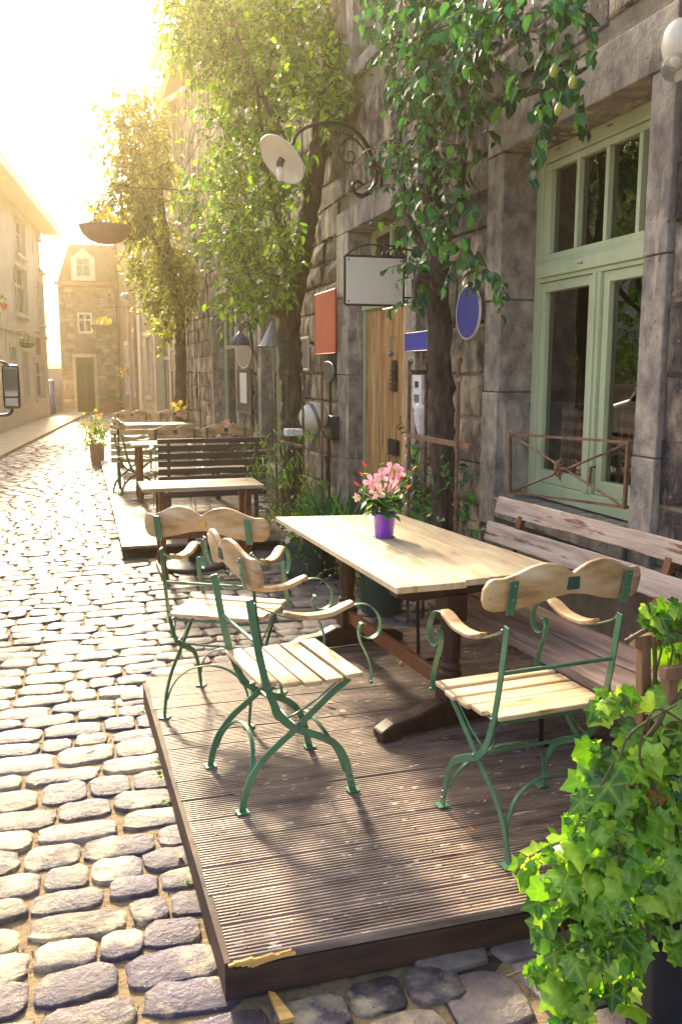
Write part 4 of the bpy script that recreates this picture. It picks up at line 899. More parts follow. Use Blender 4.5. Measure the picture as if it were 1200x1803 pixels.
rot = Matrix.Rotation(R(12), 3, 'Y')
wplank('back_board', (.01, -1.32, .855), (.032, 2.62, .105), 'bench_grey', BN, 1, rot=rot)
wplank('back_board', (-.045, -1.30, .69), (.032, 2.64, .12), 'bench_grey', BN, 2, rot=rot)
wplank('seat_board', (-.62+.02, -1.50, .432), (.20, 2.4, .045), 'bench_seat', BN, 3)
wplank('seat_board', (-.62+.235, -1.50, .437), (.20, 2.4, .045), 'bench_seat', BN, 4)
for yy in (-.30, -1.55, -2.55):
    b = MB(); b.sweep(cat([(.0, yy, .82), (-.06, yy, .62), (-.12, yy, .42), (-.02, yy, .012)], 4), (0, 1, 0), .03, .045); b.build('back_post', 'red_wood', BN)
    b = MB(); b.tube([(-.10, yy, .40), (-.66, yy, .40), (-.68, yy, .36), (-.67, yy, .03), (-.64, yy, .012), (-.40, yy, .012)], .011, 8); b.build('leg', 'iron', BN)
def slat_bench(loc_, w, mat, lab, nsl, back=True, htop=.97, rz=0):
    t = empty('slatted_bench', loc_, rz, lab, 'bench')
    b = MB(); z = .40
    for i in range(nsl):
        z0 = .36+(htop-.40)*(i+.5)/nsl; b.box((0, -.02+.0*i-.10*(z0-.4), z0), (w, .018, (htop-.42)/nsl*.80))
    b.build('back_slats', mat, t, bevel=.003)
    b = MB(); b.box((0, -.085, htop-.005), (w*1.01, .045, .05)); b.build('top_rail', mat, t, bevel=.006)
    b = MB()
    for i in range(5): b.box((0, .06+.088*i, .42), (w, .07, .022))
    b.build('seat_slats', mat, t, bevel=.003)
    for sx in (-w/2+.11, w/2-.11):
        b = MB(); b.bar((sx, -.06, htop-.03), (sx, .0, .36), .05, .03, (1, 0, 0)); b.bar((sx, .0, .40), (sx, -.03, 0), .05, .035, (1, 0, 0)); b.build('leg', 'bench_dark', t); b = MB(); b.bar((sx, .40, .41), (sx, .42, 0), .05, .035, (1, 0, 0)); b.build('leg', 'bench_dark', t)
        b = MB(); b.bar((sx, .0, .39), (sx, .43, .39), .04, .03, (0, 0, 1)); b.build('seat_bearer', 'bench_dark', t)
    return t
slat_bench((1.31, 9.25, .132), 1.14, 'bench_dark', 'dark brown slatted bench seen from behind at the near end of the long deck', 7)
slat_bench((1.0, 13.1, .132), 1.22, 'pale_slat', 'pale slatted bench seen from behind farther along the long deck', 5, htop=.90)

# ------------------------------------------------------------ signs and lamps on the wall
def flat_sign(name, pts, th, mat, lab, rim=None, cat_='sign', rimw=.012):
    """pts: outline points in the wall plane (world y,z)"""
    cy = sum(p[0] for p in pts)/len(pts); cz = sum(p[1] for p in pts)/len(pts)
    return cy, cz
def wall_sign(name, y0, y1, z0, z1, x, mat, rimmat, lab, oval=False, rimw=.012, cat_='sign', th=.012, dome=0):
    cy, cz = (y0+y1)/2, (z0+z1)/2; hy, hz = (y1-y0)/2, (z1-z0)/2
    o = empty(name, (x, cy, cz), 0, lab, cat_)
    if oval: ol = [(hy*math.cos(2*math.pi*i/40), hz*math.sin(2*math.pi*i/40)) for i in range(40)]
    else: ol = [(-hy, -hz), (hy, -hz), (hy, hz), (-hy, hz)]
    inn = [(a*(1-rimw/hy), c*(1-rimw/hz)) for a, c in ol]
    b = MB(); b.prism(inn, lambda a, c, t: (-t, a, c), 0, th+.002); b.build('panel', mat, o)
    b = MB(); k = len(ol); vs = [(-t, a, c) for t, L in ((0, ol), (th, ol), (th+.005, [((a+p)/2, (c+q)/2) for (a, c), (p, q) in zip(ol, inn)]), (th+.0005, inn)) for a, c in L]
    b.add(vs, [(r_*k+i, r_*k+(i+1) % k, (r_+1)*k+(i+1) % k, (r_+1)*k+i) for r_ in range(3) for i in range(k)]); b.build('rim', rimmat, o, smooth=oval)
    b = MB()
    for a, c in (((-.8, -.8), (.8, -.8), (.8, .8), (-.8, .8)) if not oval else ((0, -.9), (0, .9))):
        b.tube([(.06, a*hy, c*hz), (-th-.004, a*hy, c*hz)], .006, 6)
    b.build('screw', 'rust', o)
    return o
wall_sign('blank_sign', 5.60, 6.0, 2.025, 2.405, 2.645, 'enamel_blue', 'white_frame', 'blank royal blue oval enamel sign with white rim beside the large green window', True, .013)
wall_sign('blank_sign', 9.16, 10.02, 2.0, 2.68, 2.645, 'enamel_red', 'enamel_red', 'blank upright red enamel sign on the rubble wall left of the plank door', False, .01)
wall_sign('blank_sign', 9.22, 9.74, 1.69, 1.92, 2.645, 'enamel_teal', 'zinc', 'small round dark teal sign with pale rim below the red sign', True, .014)
wall_sign('blank_sign', 10.32, 10.85, 1.82, 2.225, 2.645, 'enamel_navy', 'white_frame', 'small navy enamel sign with white border partly behind the middle tree trunk', False, .03)
wall_sign('blank_sign', 6.43, 6.93, 1.965, 2.118, 2.60, 'enamel_blue', 'zinc', 'small oblong royal blue enamel sign between the plank door and the right tree trunk', False, .008)
wall_sign('blank_sign', 13.75, 14.95, 1.86, 2.29, 2.58, 'grey_disc', 'white_frame', 'blank grey oval sign hung above the black menu board', True, .02)
o = wall_sign('menu_board', 14.05, 15.35, 1.12, 1.86, 2.645, 'planter_dark', 'iron', 'narrow black board with a white sheet of paper under the grey oval sign', False, .02, 'board')
b = MB(); b.box((-.022, 0, .05), (.004, .62, .50)); b.build('paper', 'paper', o)
# little lantern with curved hood above the oval sign
P = at(428, 590, X=2.5); o = empty('wall_lantern', tuple(P), 0, 'dark wall lantern with a hooked arm above the grey oval sign', 'lamp')
b = MB(); b.lathe([(.16, -.16), (.13, -.06), (.05, .02), (.02, .05)], 14, (-.05, 0, 0)); b.build('shade', 'enamel_navy', o, smooth=True)
b = MB(); b.tube(cat([(-.05, 0, .05), (-.04, 0, .14), (.02, 0, .2), (.1, 0, .16), (.16, 0, -.3)], 5), .018, 6); b.build('arm', 'iron', o)
P = at(479, 588, X=2.62); o = empty('cone_ornament', tuple(P), 0, 'grey zinc cone ornament hanging in the window reveal left of the middle tree', 'ornament')
b = MB(); b.lathe([(.20, -.17), (.19, -.16), (.10, .0), (.015, .17)], 14); b.build('cone', 'zinc', o); b = MB()
for i in range(14): a = 2*math.pi*i/14; b.ball((.2*math.cos(a), .2*math.sin(a), -.18), .02, 6, 4)
b.build('fringe', 'zinc', o)
# white hanging sign
SY = 6.55; p0, p1, p2, p3 = at(607, 449, Y=SY), at(710, 456, Y=SY), at(710, 541, Y=SY), at(607, 533, Y=SY)
zt_, zb = (p0.z+p1.z)/2, (p2.z+p3.z)/2; o = empty('hanging_sign', ((p0.x+p1.x)/2, SY, (zt_+zb)/2), 0, 'blank cream enamel sign hanging from a scrolled iron bracket over the door', 'sign')
hw, hh = (p1.x-p0.x)/2, (zt_-zb)/2
b = MB(); b.box((0, 0, 0), (hw*2-.012, .016, hh*2-.012)); b.build('panel', 'enamel', o, bevel=.003)
b = MB()
for a, c, d, e in ((-hw, -hh, hw, -hh), (hw, -hh, hw, hh), (hw, hh, -hw, hh), (-hw, hh, -hw, -hh)): b.bar((a, 0, c), (d, 0, e), .02, .012, (0, 1, 0))
b.build('frame', 'iron', o)
b = MB()
for a in (-1, 1):
    for c in (-1, 1): b.ball((a*(hw-.025), -.01, c*(hh-.025)), .008, 6, 4)
b.build('bolt', 'rust', o)
b = MB(); b.tube(cat([(-hw, 0, hh), (-hw*.7, 0, hh+.05), (-hw*.3, 0, hh+.085), (.02, 0, hh+.085), (.07, 0, hh+.05), (.05, 0, hh+.015), (.01, 0, hh+.025), (.015, 0, hh+.05)], 5), .0065, 6)
b.tube(cat([(hw*1.0, 0, hh+.03), (hw*.75, 0, hh+.07), (hw*.5, 0, hh+.05), (hw*.42, 0, hh+.02), (hw*.6, 0, hh+.012), (hw*.62, 0, hh+.035)], 5), .0065, 6)
b.tube([(hw*.3, 0, hh+.095), (2.68-o.location.x, 0, hh+.03)], .008, 6)
b.build('bracket', 'iron', o); b = MB(); b.tube([(hw, 0, hh-.07), (2.68-o.location.x, 0, hh-.07)], .008, 6); b.build('bracket', 'iron', o); b = MB(); b.tube([(hw, 0, -hh+.06), (2.68-o.location.x, 0, -hh+.06)], .008, 6); b.build('bracket', 'iron', o)
# scrolled street lamp
PW = Vector((2.69, 7.87, 3.62)); PL = Vector((1.66, 7.3, 3.52)); NP = (PL-PW).cross(Vector((0, 0, 1))).normalized()
o = empty('street_lamp', tuple(PW), 0, 'wall lamp with tilted cream enamel dish on a black scrolled iron arm', 'lamp')
L_ = lambda pts: [tuple(atp(x, y, PW, NP)-PW) for x, y in pts]
b = MB(); b.tube(cat(L_([(512, 262), (524, 235), (548, 221), (580, 216), (612, 222), (637, 243), (653, 272), (660, 290)]), 5), [.013+.006*min(1, i/30) for i in range(36)], 8); b.build('arm', 'iron', o)
b = MB(); b.tube(cat(L_([(660, 295), (661, 318), (652, 336), (637, 345), (624, 338), (621, 325), (629, 319), (637, 325)]), 5), [.020]*20+[.014]*16, 8); 
b.tube(cat(L_([(576, 231), (592, 233), (612, 238), (632, 252), (647, 275)]), 5), .006, 6)
b.tube(cat(L_([(640, 262), (622, 246), (606, 247), (597, 260), (600, 278), (612, 287), (623, 281), (623, 270), (614, 267), (611, 275)]), 5), .006, 6)
b.tube(cat(L_([(572, 232), (577, 240), (581, 232), (586, 240), (590, 233), (595, 240), (600, 234)]), 4), .005, 5)
b.tube(cat(L_([(578, 240), (588, 262), (597, 278)]), 4), .004, 5); b.build('scroll', 'iron', o)
b = MB(); b.box((-.012, 0, -.02), (.02, .10, .30)); b.box((-.05, 0, .0), (.10, .07, .09)); b.tube([(-.04, 0, -.01), (-.12, -.02, -.0)], [.02, .012], 6); b.build('wall_plate', 'iron', o)
e1 = (_rt*.79-_up*.61).normalized(); e2 = (_fw*.93-_up*.29-_rt*.22); e2 = (e2-e1*e2.dot(e1)).normalized(); nz_ = e1.cross(e2).normalized()
if nz_.z < 0: nz_ = -nz_
RM = Matrix((e1, e2, nz_)).transposed(); cc = at(497, 280, Y=7.3)-PW
b = MB(); b.lathe([(.222, -.012), (.226, -.006), (.218, 0), (.16, .03), (.07, .055), (.05, .10)], 32, cc, RM, False); d_ = b.build('dish', 'enamel', o, smooth=True)
b = MB(); b.lathe([(.215, -.004), (.15, .022), (.05, .045), (.001, .05)], 32, cc, RM, False); b.build('reflector', 'enamel', d_, smooth=True)
b = MB(); q = cc+Vector((-.02, 0, -.03)); b.tube([cc, q, q+Vector((0, 0, -.03))], .03, 10); b.tube([cc+nz_*.06, cc+nz_*.13], .025, 10); b.build('socket', 'iron', o)
b = MB(); b.lathe([(.018, .0), (.030, -.03), (.034, -.06), (.026, -.1), (.006, -.115)], 12, q+Vector((0, 0, -.03))); b.build('bulb', 'bulb', o, smooth=True)
# white lamps in the top right corner
P = at(1192, 75, X=2.45); o = empty('globe_lamp', tuple(P), 0, 'cream wall lamp shade with a clear glass globe at the upper right edge', 'lamp')
b = MB(); b.ball((0, 0, 0), .075, 20, 14, (.8, 1, 1.25)); b.build('shade', 'frosted', o, smooth=True)
b = MB(); b.ball((-.02, -.02, -.105), .058, 18, 12); b.build('globe', 'clear', o, smooth=True); b = MB(); b.ball((-.02, -.02, -.085), .02, 10, 8); b.build('bulb', 'bulb', o, smooth=True)
b = MB(); b.tube([(.05, 0, 0), (.24, 0, .02)], .012, 8); b.build('arm', 'iron', o)
# clear round lantern on a black box near the middle tree
P = at(552, 735, X=2.42); o = empty('round_lantern', tuple(P), 0, 'round glass lantern in front of a black meter box left of the door', 'lantern')
b = MB(); b.ball((0, 0, 0), .165, 20, 14, (1, 1, 1)); b.build('globe', 'frosted', o, smooth=True)
b = MB(); b.lathe([(.168, -.02), (.175, 0), (.168, .02)], 24, (0, 0, 0), Matrix.Rotation(R(70), 3, 'Y')); b.tube([(.1, 0, -.05), (.24, 0, -.1)], .02, 6); b.build('ring', 'zinc', o)
P = at(583, 752, X=2.63); o = empty('meter_box', tuple(P), 0, 'black meter box on the wall behind the round glass lantern', 'box')
b = MB(); b.box((0, 0, 0), (.12, .42, .26)); b.build('case', 'planter_dark', o, bevel=.02); b = MB(); b.tube([(0, .1, -.13), (0, .1, -1.1)], .018, 8); b.tube([(.02, .1, .13), (.02, .1, .8)], .014, 8); b.build('conduit', 'iron', o)
P = at(516, 761, X=2.05); o = empty('wall_shelf', tuple(P), 0, 'small white box standing before the middle tree trunk', 'box'); b = MB(); b.box((0, 0, 0), (.17, .14, .07)); b.build('box_body', 'paper', o, bevel=.006); b = MB(); b.tube([(0, 0, -.03), (.02, .02, -P.z)], .012, 8); b.build('post', 'iron', o)
# intercom and plastic bag beside the right tree
P = at(736, 690, X=2.63); o = empty('doorbell_panel', tuple(P), 0, 'narrow white doorbell panel between the door and the right tree', 'doorbell')
b = MB(); b.box((0, 0, 0), (.03, .19, .27)); b.build('plate', 'paper', o, bevel=.006); b = MB(); b.box((-.017, .0, .06), (.006, .07, .05)); b.build('camera_eye', 'iron', o); b = MB(); b.box((-.017, .0, -.05), (.006, .1, .06)); b.build('button', 'zinc', o)
P = at(741, 742, X=2.35); o = empty('plastic_bag', tuple(P), 0, 'crumpled translucent plastic bag hanging by the right tree trunk', 'bag')
b = MB(); vs = []; 
for j in range(9):
    z = .13-.26*j/8; w = .03+.075*math.sin(math.pi*min(1, (j+1)/9))**.7
    for i in range(12): a = 2*math.pi*i/12; k_ = 1+rg.uniform(-.2, .2); vs.append((w*.45*math.cos(a)*k_+.015*j/8, w*math.sin(a)*k_-.02*j/8, z+rg.uniform(-.008, .008)))
b.add(vs, [(j*12+i, j*12+(i+1) % 12, j*12+12+(i+1) % 12, j*12+12+i) for j in range(8) for i in range(12)]); b.build('bag_body', 'poly', o, smooth=True); b = MB(); b.tube([(0, 0, .12), (.05, .02, .3)], .004, 5); b.build('string', 'paper', o)
P = at(327, 161, Y=20); o = empty('globe_lamp', tuple(P), 0, 'small round globe lamp high on the wall above the left tree', 'lamp')
b = MB(); b.ball((0, 0, 0), .12, 16, 10); b.build('globe', 'frosted', o, smooth=True); b = MB(); b.tube([(0, 0, .05), (.1, 0, .2), (2.72-P.x, 0, .1)], .02, 6); b.build('arm', 'iron', o)
P = at(218, 523, Y=22); o = empty('globe_lamp', tuple(P), 0, 'small white globe bulb on a thin arm beside the leftmost tree crown', 'lamp')
b = MB(); b.ball((0, 0, 0), .085, 14, 10); b.build('globe', 'bulb', o, smooth=True); b = MB(); b.tube([(0, 0, .08), (.2, 0, .16), (2.72-P.x, 0, .1)], .02, 6); b.build('arm', 'iron', o)
# drain grate and rubble by the pots
b = MB()
for i in range(9): b.box((2.12+.045*i, 6.95, .012), (.02, .62, .012), Matrix.Rotation(R(8), 3, 'Z'))
for i in range(8): b.box((2.3, 6.66+.082*i, .010), (.42, .02, .01), Matrix.Rotation(R(8), 3, 'Z'))
o = b.build('drain_grate', 'iron'); tag(o, 'black iron drain grate in the paving beside the green pots', 'grate')
#@@PART4
# ------------------------------------------------------------ trees on the wall
def crown(name, mat, tree, clumps, per, leaf, gap=.045, length=(.25, .5), stems_r=.0035, out=(-.5, -.25, 0), droop=.5, shape=PEAR):
    P, D, N, S, st = shoots(clumps, per, leaf, gap, length, out, droop)
    P = np.array(P); k = P[:, 0] < 2.655; P, D, N, S = P[k], np.array(D)[k], np.array(N)[k], np.array(S)[k]
    o = leaves(name, mat, tree, P, D, N, S, shape)
    sm = [[q for q in s if q[0] < 2.66] for s in st]; stem_mesh(sm, stems_r).build('twigs', 'vine', tree, recalc=False)
    return o, len(P)
def limb(b, pts, r0, r1, n=10, k=6, wob=.012):
    p = cat(pts, k*(2 if n > 12 else 1)); m = len(p); v0 = len(b.v); n = 22 if n > 12 else n; p = [q+Vector((rnd.uniform(-wob, wob), rnd.uniform(-wob, wob), 0)) for q in p]
    b.tube(p, [r0+(r1-r0)*i/(m-1)+rnd.uniform(-.04, .04)*r0 for i in range(m)], n)
    for i in range(m):
        for j in range(n):
            q = Vector(b.v[v0+i*n+j]); f = rnd.uniform(-.09, .09)+.07*math.sin(j*2.1+i*.35); b.v[v0+i*n+j] = tuple(q+(q-p[i])*f)
def tree(name, lab, X, trunk, r, limbs, clumps, leafm_, per, leaf, **kw):
    """trunk, limbs: surveyed points; clumps: (point, radius)"""
    base = Vector((trunk[0].x, trunk[0].y, 0)); t = empty(name, (0, 0, 0), 0, lab, 'tree', 'climbing pear trees trained on the house wall')
    b = MB(); limb(b, [base]+trunk, r, r*.55, 14, 7); b.build('trunk', 'bark', t, smooth=True)
    b = MB()
    for L in limbs: 
        b = MB(); limb(b, L, r*.42, r*.12, 7, 5, .01); b.build('branch', 'bark', t, smooth=True)
    crown('crown', leafm_, t, clumps, per, leaf, **kw); return t
C3 = lambda L, X: [(at(x, y, X=X+rnd.uniform(-.12, .10)), r/1545*6.2) for x, y, r in L]
t3 = tree('pear_tree', 'dark leaved pear tree trained up the wall between the plank door and the large window', 2.35,
     [at(782, 915, X=2.36), at(778, 750, X=2.36), at(772, 570, X=2.37), at(768, 430, X=2.38), at(752, 250, X=2.42), at(742, 60, X=2.45), at(735, -60, X=2.48)], .095,
     [[at(768, 480, X=2.38), at(800, 380, X=2.4), at(820, 250, X=2.45), at(840, 60, X=2.5)], [at(765, 450, X=2.38), at(715, 380, X=2.3), at(700, 200, X=2.4), at(690, 50, X=2.4)], [at(745, 120, X=2.4), at(800, 60, X=2.5), at(880, 40, X=2.55), at(960, 60, X=2.55)],
      [at(830, 200, X=2.5), at(880, 180, X=2.5), at(960, 150, X=2.48), at(1030, 120, X=2.48)], [at(778, 520, X=2.36), at(735, 490, X=2.2), at(728, 540, X=2.1)]],
     C3([(690, 20, 50), (740, 20, 55), (800, 30, 60), (860, 40, 60), (930, 5, 45), (1000, -15, 45), (680, 80, 32), (720, 110, 42), (770, 110, 50), (820, 120, 55), (850, 100, 30),
         (730, 190, 38), (780, 200, 48), (840, 190, 36), (715, 260, 28), (760, 280, 42), (820, 270, 36), (710, 330, 30), (750, 350, 40), (820, 340, 30), (748, 420, 36), (790, 410, 44), (835, 440, 26),
         (752, 475, 34), (745, 525, 22), (850, 480, 16), (878, 490, 12), (905, 180, 15), (935, 155, 22), (985, 140, 38), (1030, 125, 26), (960, 190, 26)], 2.36),
     'leaf_dark', 40, .10, gap=.042, length=(.14, .34), droop=.75)
for x, y in ((975, 122), (1008, 142), (983, 190)):
    p = at(x, y, X=2.12); b = MB(); b.lathe([(.002, -.034), (.014, -.03), (.020, -.015), (.0185, 0), (.011, .015), (.005, .024)], 12, p); b.tube([p+Vector((0, 0, .03)), p+Vector((.01, 0, .07))], .002, 4); b.build('pear', 'pear', t3, smooth=True)
def CY_(L): return [(at(x, y, Y=Y), r/1545*math.hypot(Y, 1.5)) for x, y, r, Y in L]
t2 = tree('pear_tree', 'tall climbing tree with thick bare trunk left of the red sign', 2.3,
     [at(515, 760, Y=9.8), at(512, 640, Y=9.8), at(510, 560, Y=9.75), at(528, 470, Y=9.7), at(548, 350, Y=9.6), at(565, 220, Y=9.6), at(585, 60, Y=9.6), at(592, -60, Y=9.6)], .135,
     [[at(510, 560, Y=9.75), at(470, 530, Y=9.9), at(430, 470, Y=10.2), at(415, 380, Y=10.2)], [at(512, 540, Y=9.75), at(500, 430, Y=9.4), at(470, 300, Y=9.4), at(450, 150, Y=9.4)], [at(548, 350, Y=9.6), at(500, 250, Y=9.3), at(440, 120, Y=9.6), at(400, 20, Y=10)],
      [at(510, 565, Y=9.7), at(450, 520, Y=10.6), at(380, 430, Y=12.5), at(330, 380, Y=14)], [at(565, 220, Y=9.6), at(620, 200, Y=8.6), at(650, 150, Y=8.4)]],
     CY_([(330, 20, 45, 11), (380, 40, 55, 10.5), (450, 30, 60, 10), (520, 30, 60, 9.6), (340, 90, 30, 11), (400, 110, 50, 10.4), (460, 120, 55, 9.8), (520, 110, 50, 9.6), (570, 60, 40, 9.4), (400, 180, 30, 10.5), (450, 200, 50, 9.8), (510, 200, 45, 9.5),
          (420, 270, 38, 10), (470, 280, 42, 9.6), (400, 340, 36, 10.4), (440, 350, 46, 10), (500, 350, 38, 9.3), (400, 410, 34, 10.6), (450, 420, 48, 10), (510, 420, 36, 9.3), (430, 480, 42, 10.2), (480, 480, 42, 9.6), (530, 460, 28, 9.4), (420, 530, 26, 10.3), (465, 530, 32, 9.8), (500, 520, 26, 9.3),
          (360, 380, 24, 12), (345, 330, 18, 12.5), (375, 420, 20, 11.5), (610, 130, 32, 8.8), (640, 170, 30, 8.5), (600, 190, 32, 8.7), (560, 150, 34, 9), (545, 290, 20, 9.3)]),
     'leaf_mid', 44, .115, gap=.06, length=(.25, .5))
t1 = tree('pear_tree', 'farthest climbing tree with a slim trunk and a high crown leaning over the street', 2.3,
     [at(318, 745, Y=21), at(318, 640, Y=21), at(316, 570, Y=20.8), at(300, 480, Y=20.3), at(285, 380, Y=20), at(270, 260, Y=19.5)], .14,
     [[at(316, 570, Y=20.8), at(330, 500, Y=20.5), at(350, 450, Y=20)], [at(300, 480, Y=20.3), at(260, 400, Y=19), at(230, 330, Y=18), at(200, 330, Y=17.5)], [at(285, 380, Y=20), at(240, 270, Y=18.5), at(200, 215, Y=18)]],
     CY_([(225, 200, 32, 18.5), (265, 195, 32, 19), (190, 205, 14, 18), (240, 250, 40, 18.5), (285, 250, 36, 19.5), (205, 280, 16, 18), (250, 300, 40, 18.5), (290, 310, 36, 19.5), (235, 345, 34, 18.3), (200, 350, 22, 17.8), (180, 365, 14, 17.6), (270, 370, 40, 19), (245, 400, 32, 19), (290, 430, 34, 20), (260, 470, 26, 19.5), (305, 480, 36, 20.2),
          (330, 460, 26, 20.2), (285, 525, 30, 20), (320, 530, 30, 20.4), (345, 500, 20, 20), (295, 570, 18, 20.3), (325, 565, 18, 20.5)]),
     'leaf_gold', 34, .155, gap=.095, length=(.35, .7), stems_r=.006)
# low leafy shoots and creepers at the wall foot
def bush(name, lab, cat_, clumps, mat, leaf, per, parent=None, shape=PEAR, flowers=None, stem='vine', grp=None, **kw):
    t = empty(name, (0, 0, 0), 0, lab, cat_, grp) if parent is None else parent
    P, D, N, S, st = shoots(clumps, per, leaf, kw.pop('gap', .04), kw.pop('length', (.12, .3)), kw.pop('out', (-.2, -.2, 0)), kw.pop('droop', .4), kw.pop('rise', .6))
    leaves('foliage', mat, t, P, D, N, S, shape)
    stem_mesh(st, kw.pop('sr', .003)).build('stem', stem, t, recalc=False)
    return t
def flowers(t, pts, mat, size, petals=5, nrm=(-.3, -.8, .4), eye=True, name='flower'):
    for p in pts:
        n_ = np.array(nrm)+rv(1)[0]*.45; n_ /= np.linalg.norm(n_); a = np.cross(n_, (0, 0, 1)); a /= np.linalg.norm(a); c = np.cross(n_, a)
        d = [a*math.cos(2*math.pi*i/petals)+c*math.sin(2*math.pi*i/petals)+n_*.25 for i in range(petals)]
        o = leaves(name, mat, t, [p]*petals, d, [n_]*petals, [size*rnd.uniform(.85, 1.1)]*petals, PETAL)
        if eye: b = MB(); b.ball(Vector(p)+Vector(n_)*size*.12, size*.14, 8, 6); b.build('flower_eye', 'yellow', o)
PETAL = (np.array([(0, 0, 0), (.45, .30, .02), (.85, .34, -.05), (1.05, .05, -.12), (.9, -.25, -.05), (.45, -.26, .02), (.5, 0, -.03)]), [(0, 6, 1), (1, 6, 2), (2, 6, 3), (3, 6, 4), (4, 6, 5), (5, 6, 0)])
V = Vector
bush('creeper', 'leafy creeper climbing the iron rods beside the right tree trunk', 'creeper', [(at(x, y, X=2.38), r) for x, y, r in ((730, 800, .09), (740, 840, .12), (725, 880, .14), (760, 870, .14), (800, 830, .09), (810, 880, .10), (735, 910, .15), (780, 920, .12), (800, 950, .1), (840, 930, .05))], 'leaf_dark', .075, 60)
bush('bamboo_plant', 'bright green bamboo like potted plant with arching shoots right of the dark slatted bench', 'plant', [(at(x, y, Y=7.9), r) for x, y, r in ((450, 790, .12), (465, 830, .12), (480, 780, .08), (500, 800, .15), (520, 770, .12), (540, 800, .12), (500, 850, .18), (530, 860, .18), (490, 900, .2), (540, 900, .2))], 'leaf_fresh', .10, 30, shape=LANCE, gap=.035, length=(.2, .45), droop=.8)
# grass clump
P, D, N, S = [], [], [], []
for i in range(240):
    c = V((2.1, 7.45, .35))+V((rnd.gauss(0, .12), rnd.gauss(0, .12), 0)); a = rnd.uniform(0, 6.28); P.append(c); D.append((math.cos(a)*.7, math.sin(a)*.7, rnd.uniform(.6, 1.5))); N.append((0, -1, .5)); S.append(rnd.uniform(.25, .5))
t = empty('grass_pot', (0, 0, 0), 0, 'pot of spiky dark grass beyond the far end of the large table', 'plant')
leaves('foliage', 'leaf_dark', t, P, D, N, S, (np.array([(0, 0, 0), (.5, .022, 0), (1, 0, -.35), (.5, -.022, 0)]), [(0, 3, 2, 1)]))
b = MB(); b.lathe([(.13, 0), (.17, .3), (.18, .33), (.165, .33), (.16, .30), (.001, .29)], 20, (2.1, 7.45, 0)); b.build('pot', 'planter_dark', t, smooth=True)
def pot_plant(name, lab, c, r, h, mat, fol, fmat, leaf, fl=None, flm='petal_white', fs=.03, nf=12, per=120, spread=1.2, hh=.15):
    t = empty(name, c, 0, lab, 'plant pot')
    b = MB(); b.lathe([(r*.80, 0), (r*.97, h*.9), (r*1.06, h*.92), (r*1.06, h), (r*.93, h), (r*.9, h*.85), (.001, h*.84)], 28, (0, 0, 0)); b.build('pot', mat, t, smooth=False, bevel=0)
    if fol:
        cl = [(V((rnd.uniform(-1, 1)*r*spread*.7, rnd.uniform(-1, 1)*r*spread*.7, h+rnd.uniform(0, hh))), r*.55) for _ in range(fol)]
        bush('x', '', '', cl, fmat, leaf, per, parent=t)
        if nf: flowers(t, [tuple(cl[i % len(cl)][0]+V((rnd.uniform(-1, .4)*r*.8, rnd.uniform(-1, .3)*r*.8, rnd.uniform(-.02, hh)))) for i in range(nf)], flm, fs, eye=False)
    return t
pot_plant('green_pot', 'dark green round pot with trailing white flowers under the far end of the table', (2.12, 6.12, 0), .19, .36, 'pot_green', 7, 'leaf_fresh', .05, nf=16, hh=.1, spread=1.5)
pot_plant('green_pot', 'farther green pot with creamy flowers between the two decks', (1.83, 7.40, 0), .19, .34, 'pot_green', 6, 'leaf_fresh', .05, nf=10, hh=.1, spread=1.4)
pot_plant('flower_tub', 'tapered terracotta tub of orange and pink flowers at the street corner of the long deck', (.27, 17.8, 0), .15, .42, 'terracotta', 9, 'leaf_fresh', .075, flm='petal_orange', fs=.035, nf=18, hh=.34, spread=1.6)
pot_plant('flower_pot', 'pot of pink roses standing in front of the second window of the grey house', (2.42, 15.6, .1), .2, .3, 'terracotta', 8, 'leaf_dark', .09, flm='petal_pink', fs=.07, nf=12, hh=.3, spread=1.5)
pot_plant('stone_planter', 'stone tub with green plants at the foot of the end house', (1.45, 40.9, 0), .42, .5, 'brick', 6, 'leaf_fresh', .12, nf=0, hh=.3, per=14)
# table flower pot
t = empty('flower_pot', (1.605, 4.60, .881), 0, 'shiny purple pot of pink mandevilla flowers standing on the large table', 'flower pot')
b = MB(); b.lathe([(.050, 0), (.054, .004), (.066, .135), (.069, .137), (.069, .142), (.063, .142), (.060, .12), (.001, .118)], 32); b.build('pot', 'purple', t, smooth=True)
b = MB(); b.lathe([(.064, .001), (.066, .003), (.058, .006)], 32); b.build('saucer', 'clear', t, smooth=True)
P, D, N, S = [], [], [], []
for i in range(46):
    a = rnd.uniform(0, 6.28); r_ = rnd.uniform(.0, .055); P.append((r_*math.cos(a), r_*math.sin(a), rnd.uniform(.12, .22))); up_ = rnd.uniform(-.5, .9); D.append((math.cos(a), math.sin(a), up_)); N.append((math.cos(a)*.4, math.sin(a)*.4, 1)); S.append(rnd.uniform(.075, .115))
leaves('foliage', 'leaf_dark', t, P, D, N, S, PEAR)
b = MB(); tips = []
loc_ = lambda x, y, d=0.0: at(x, y, Y=4.58+d)-t.location
FL_ = [(688, 855, .03), (672, 838, -.02), (700, 832, .02), (655, 850, -.03), (690, 828, .04), (664, 866, .0)]
for x, y, d in FL_+[(628, 876, 0), (715, 862, .03), (645, 822, 0), (725, 828, .02), (702, 845, .04), (640, 838, 0), (632, 855, -.02), (665, 815, .02), (693, 812, 0), (717, 845, .0)]:
    q = loc_(x, y, d); b.tube(cat([(0, 0, .12), (q.x*.35, q.y*.35, .12+(q.z-.12)*.6), tuple(q)], 5), .0025, 5); tips.append(q)
b.build('stems', 'leaf_fresh', t)
flowers(t, [tuple(q) for q in tips[:6]], 'petal_pink', .052, nrm=(-.3, -.9, .35))
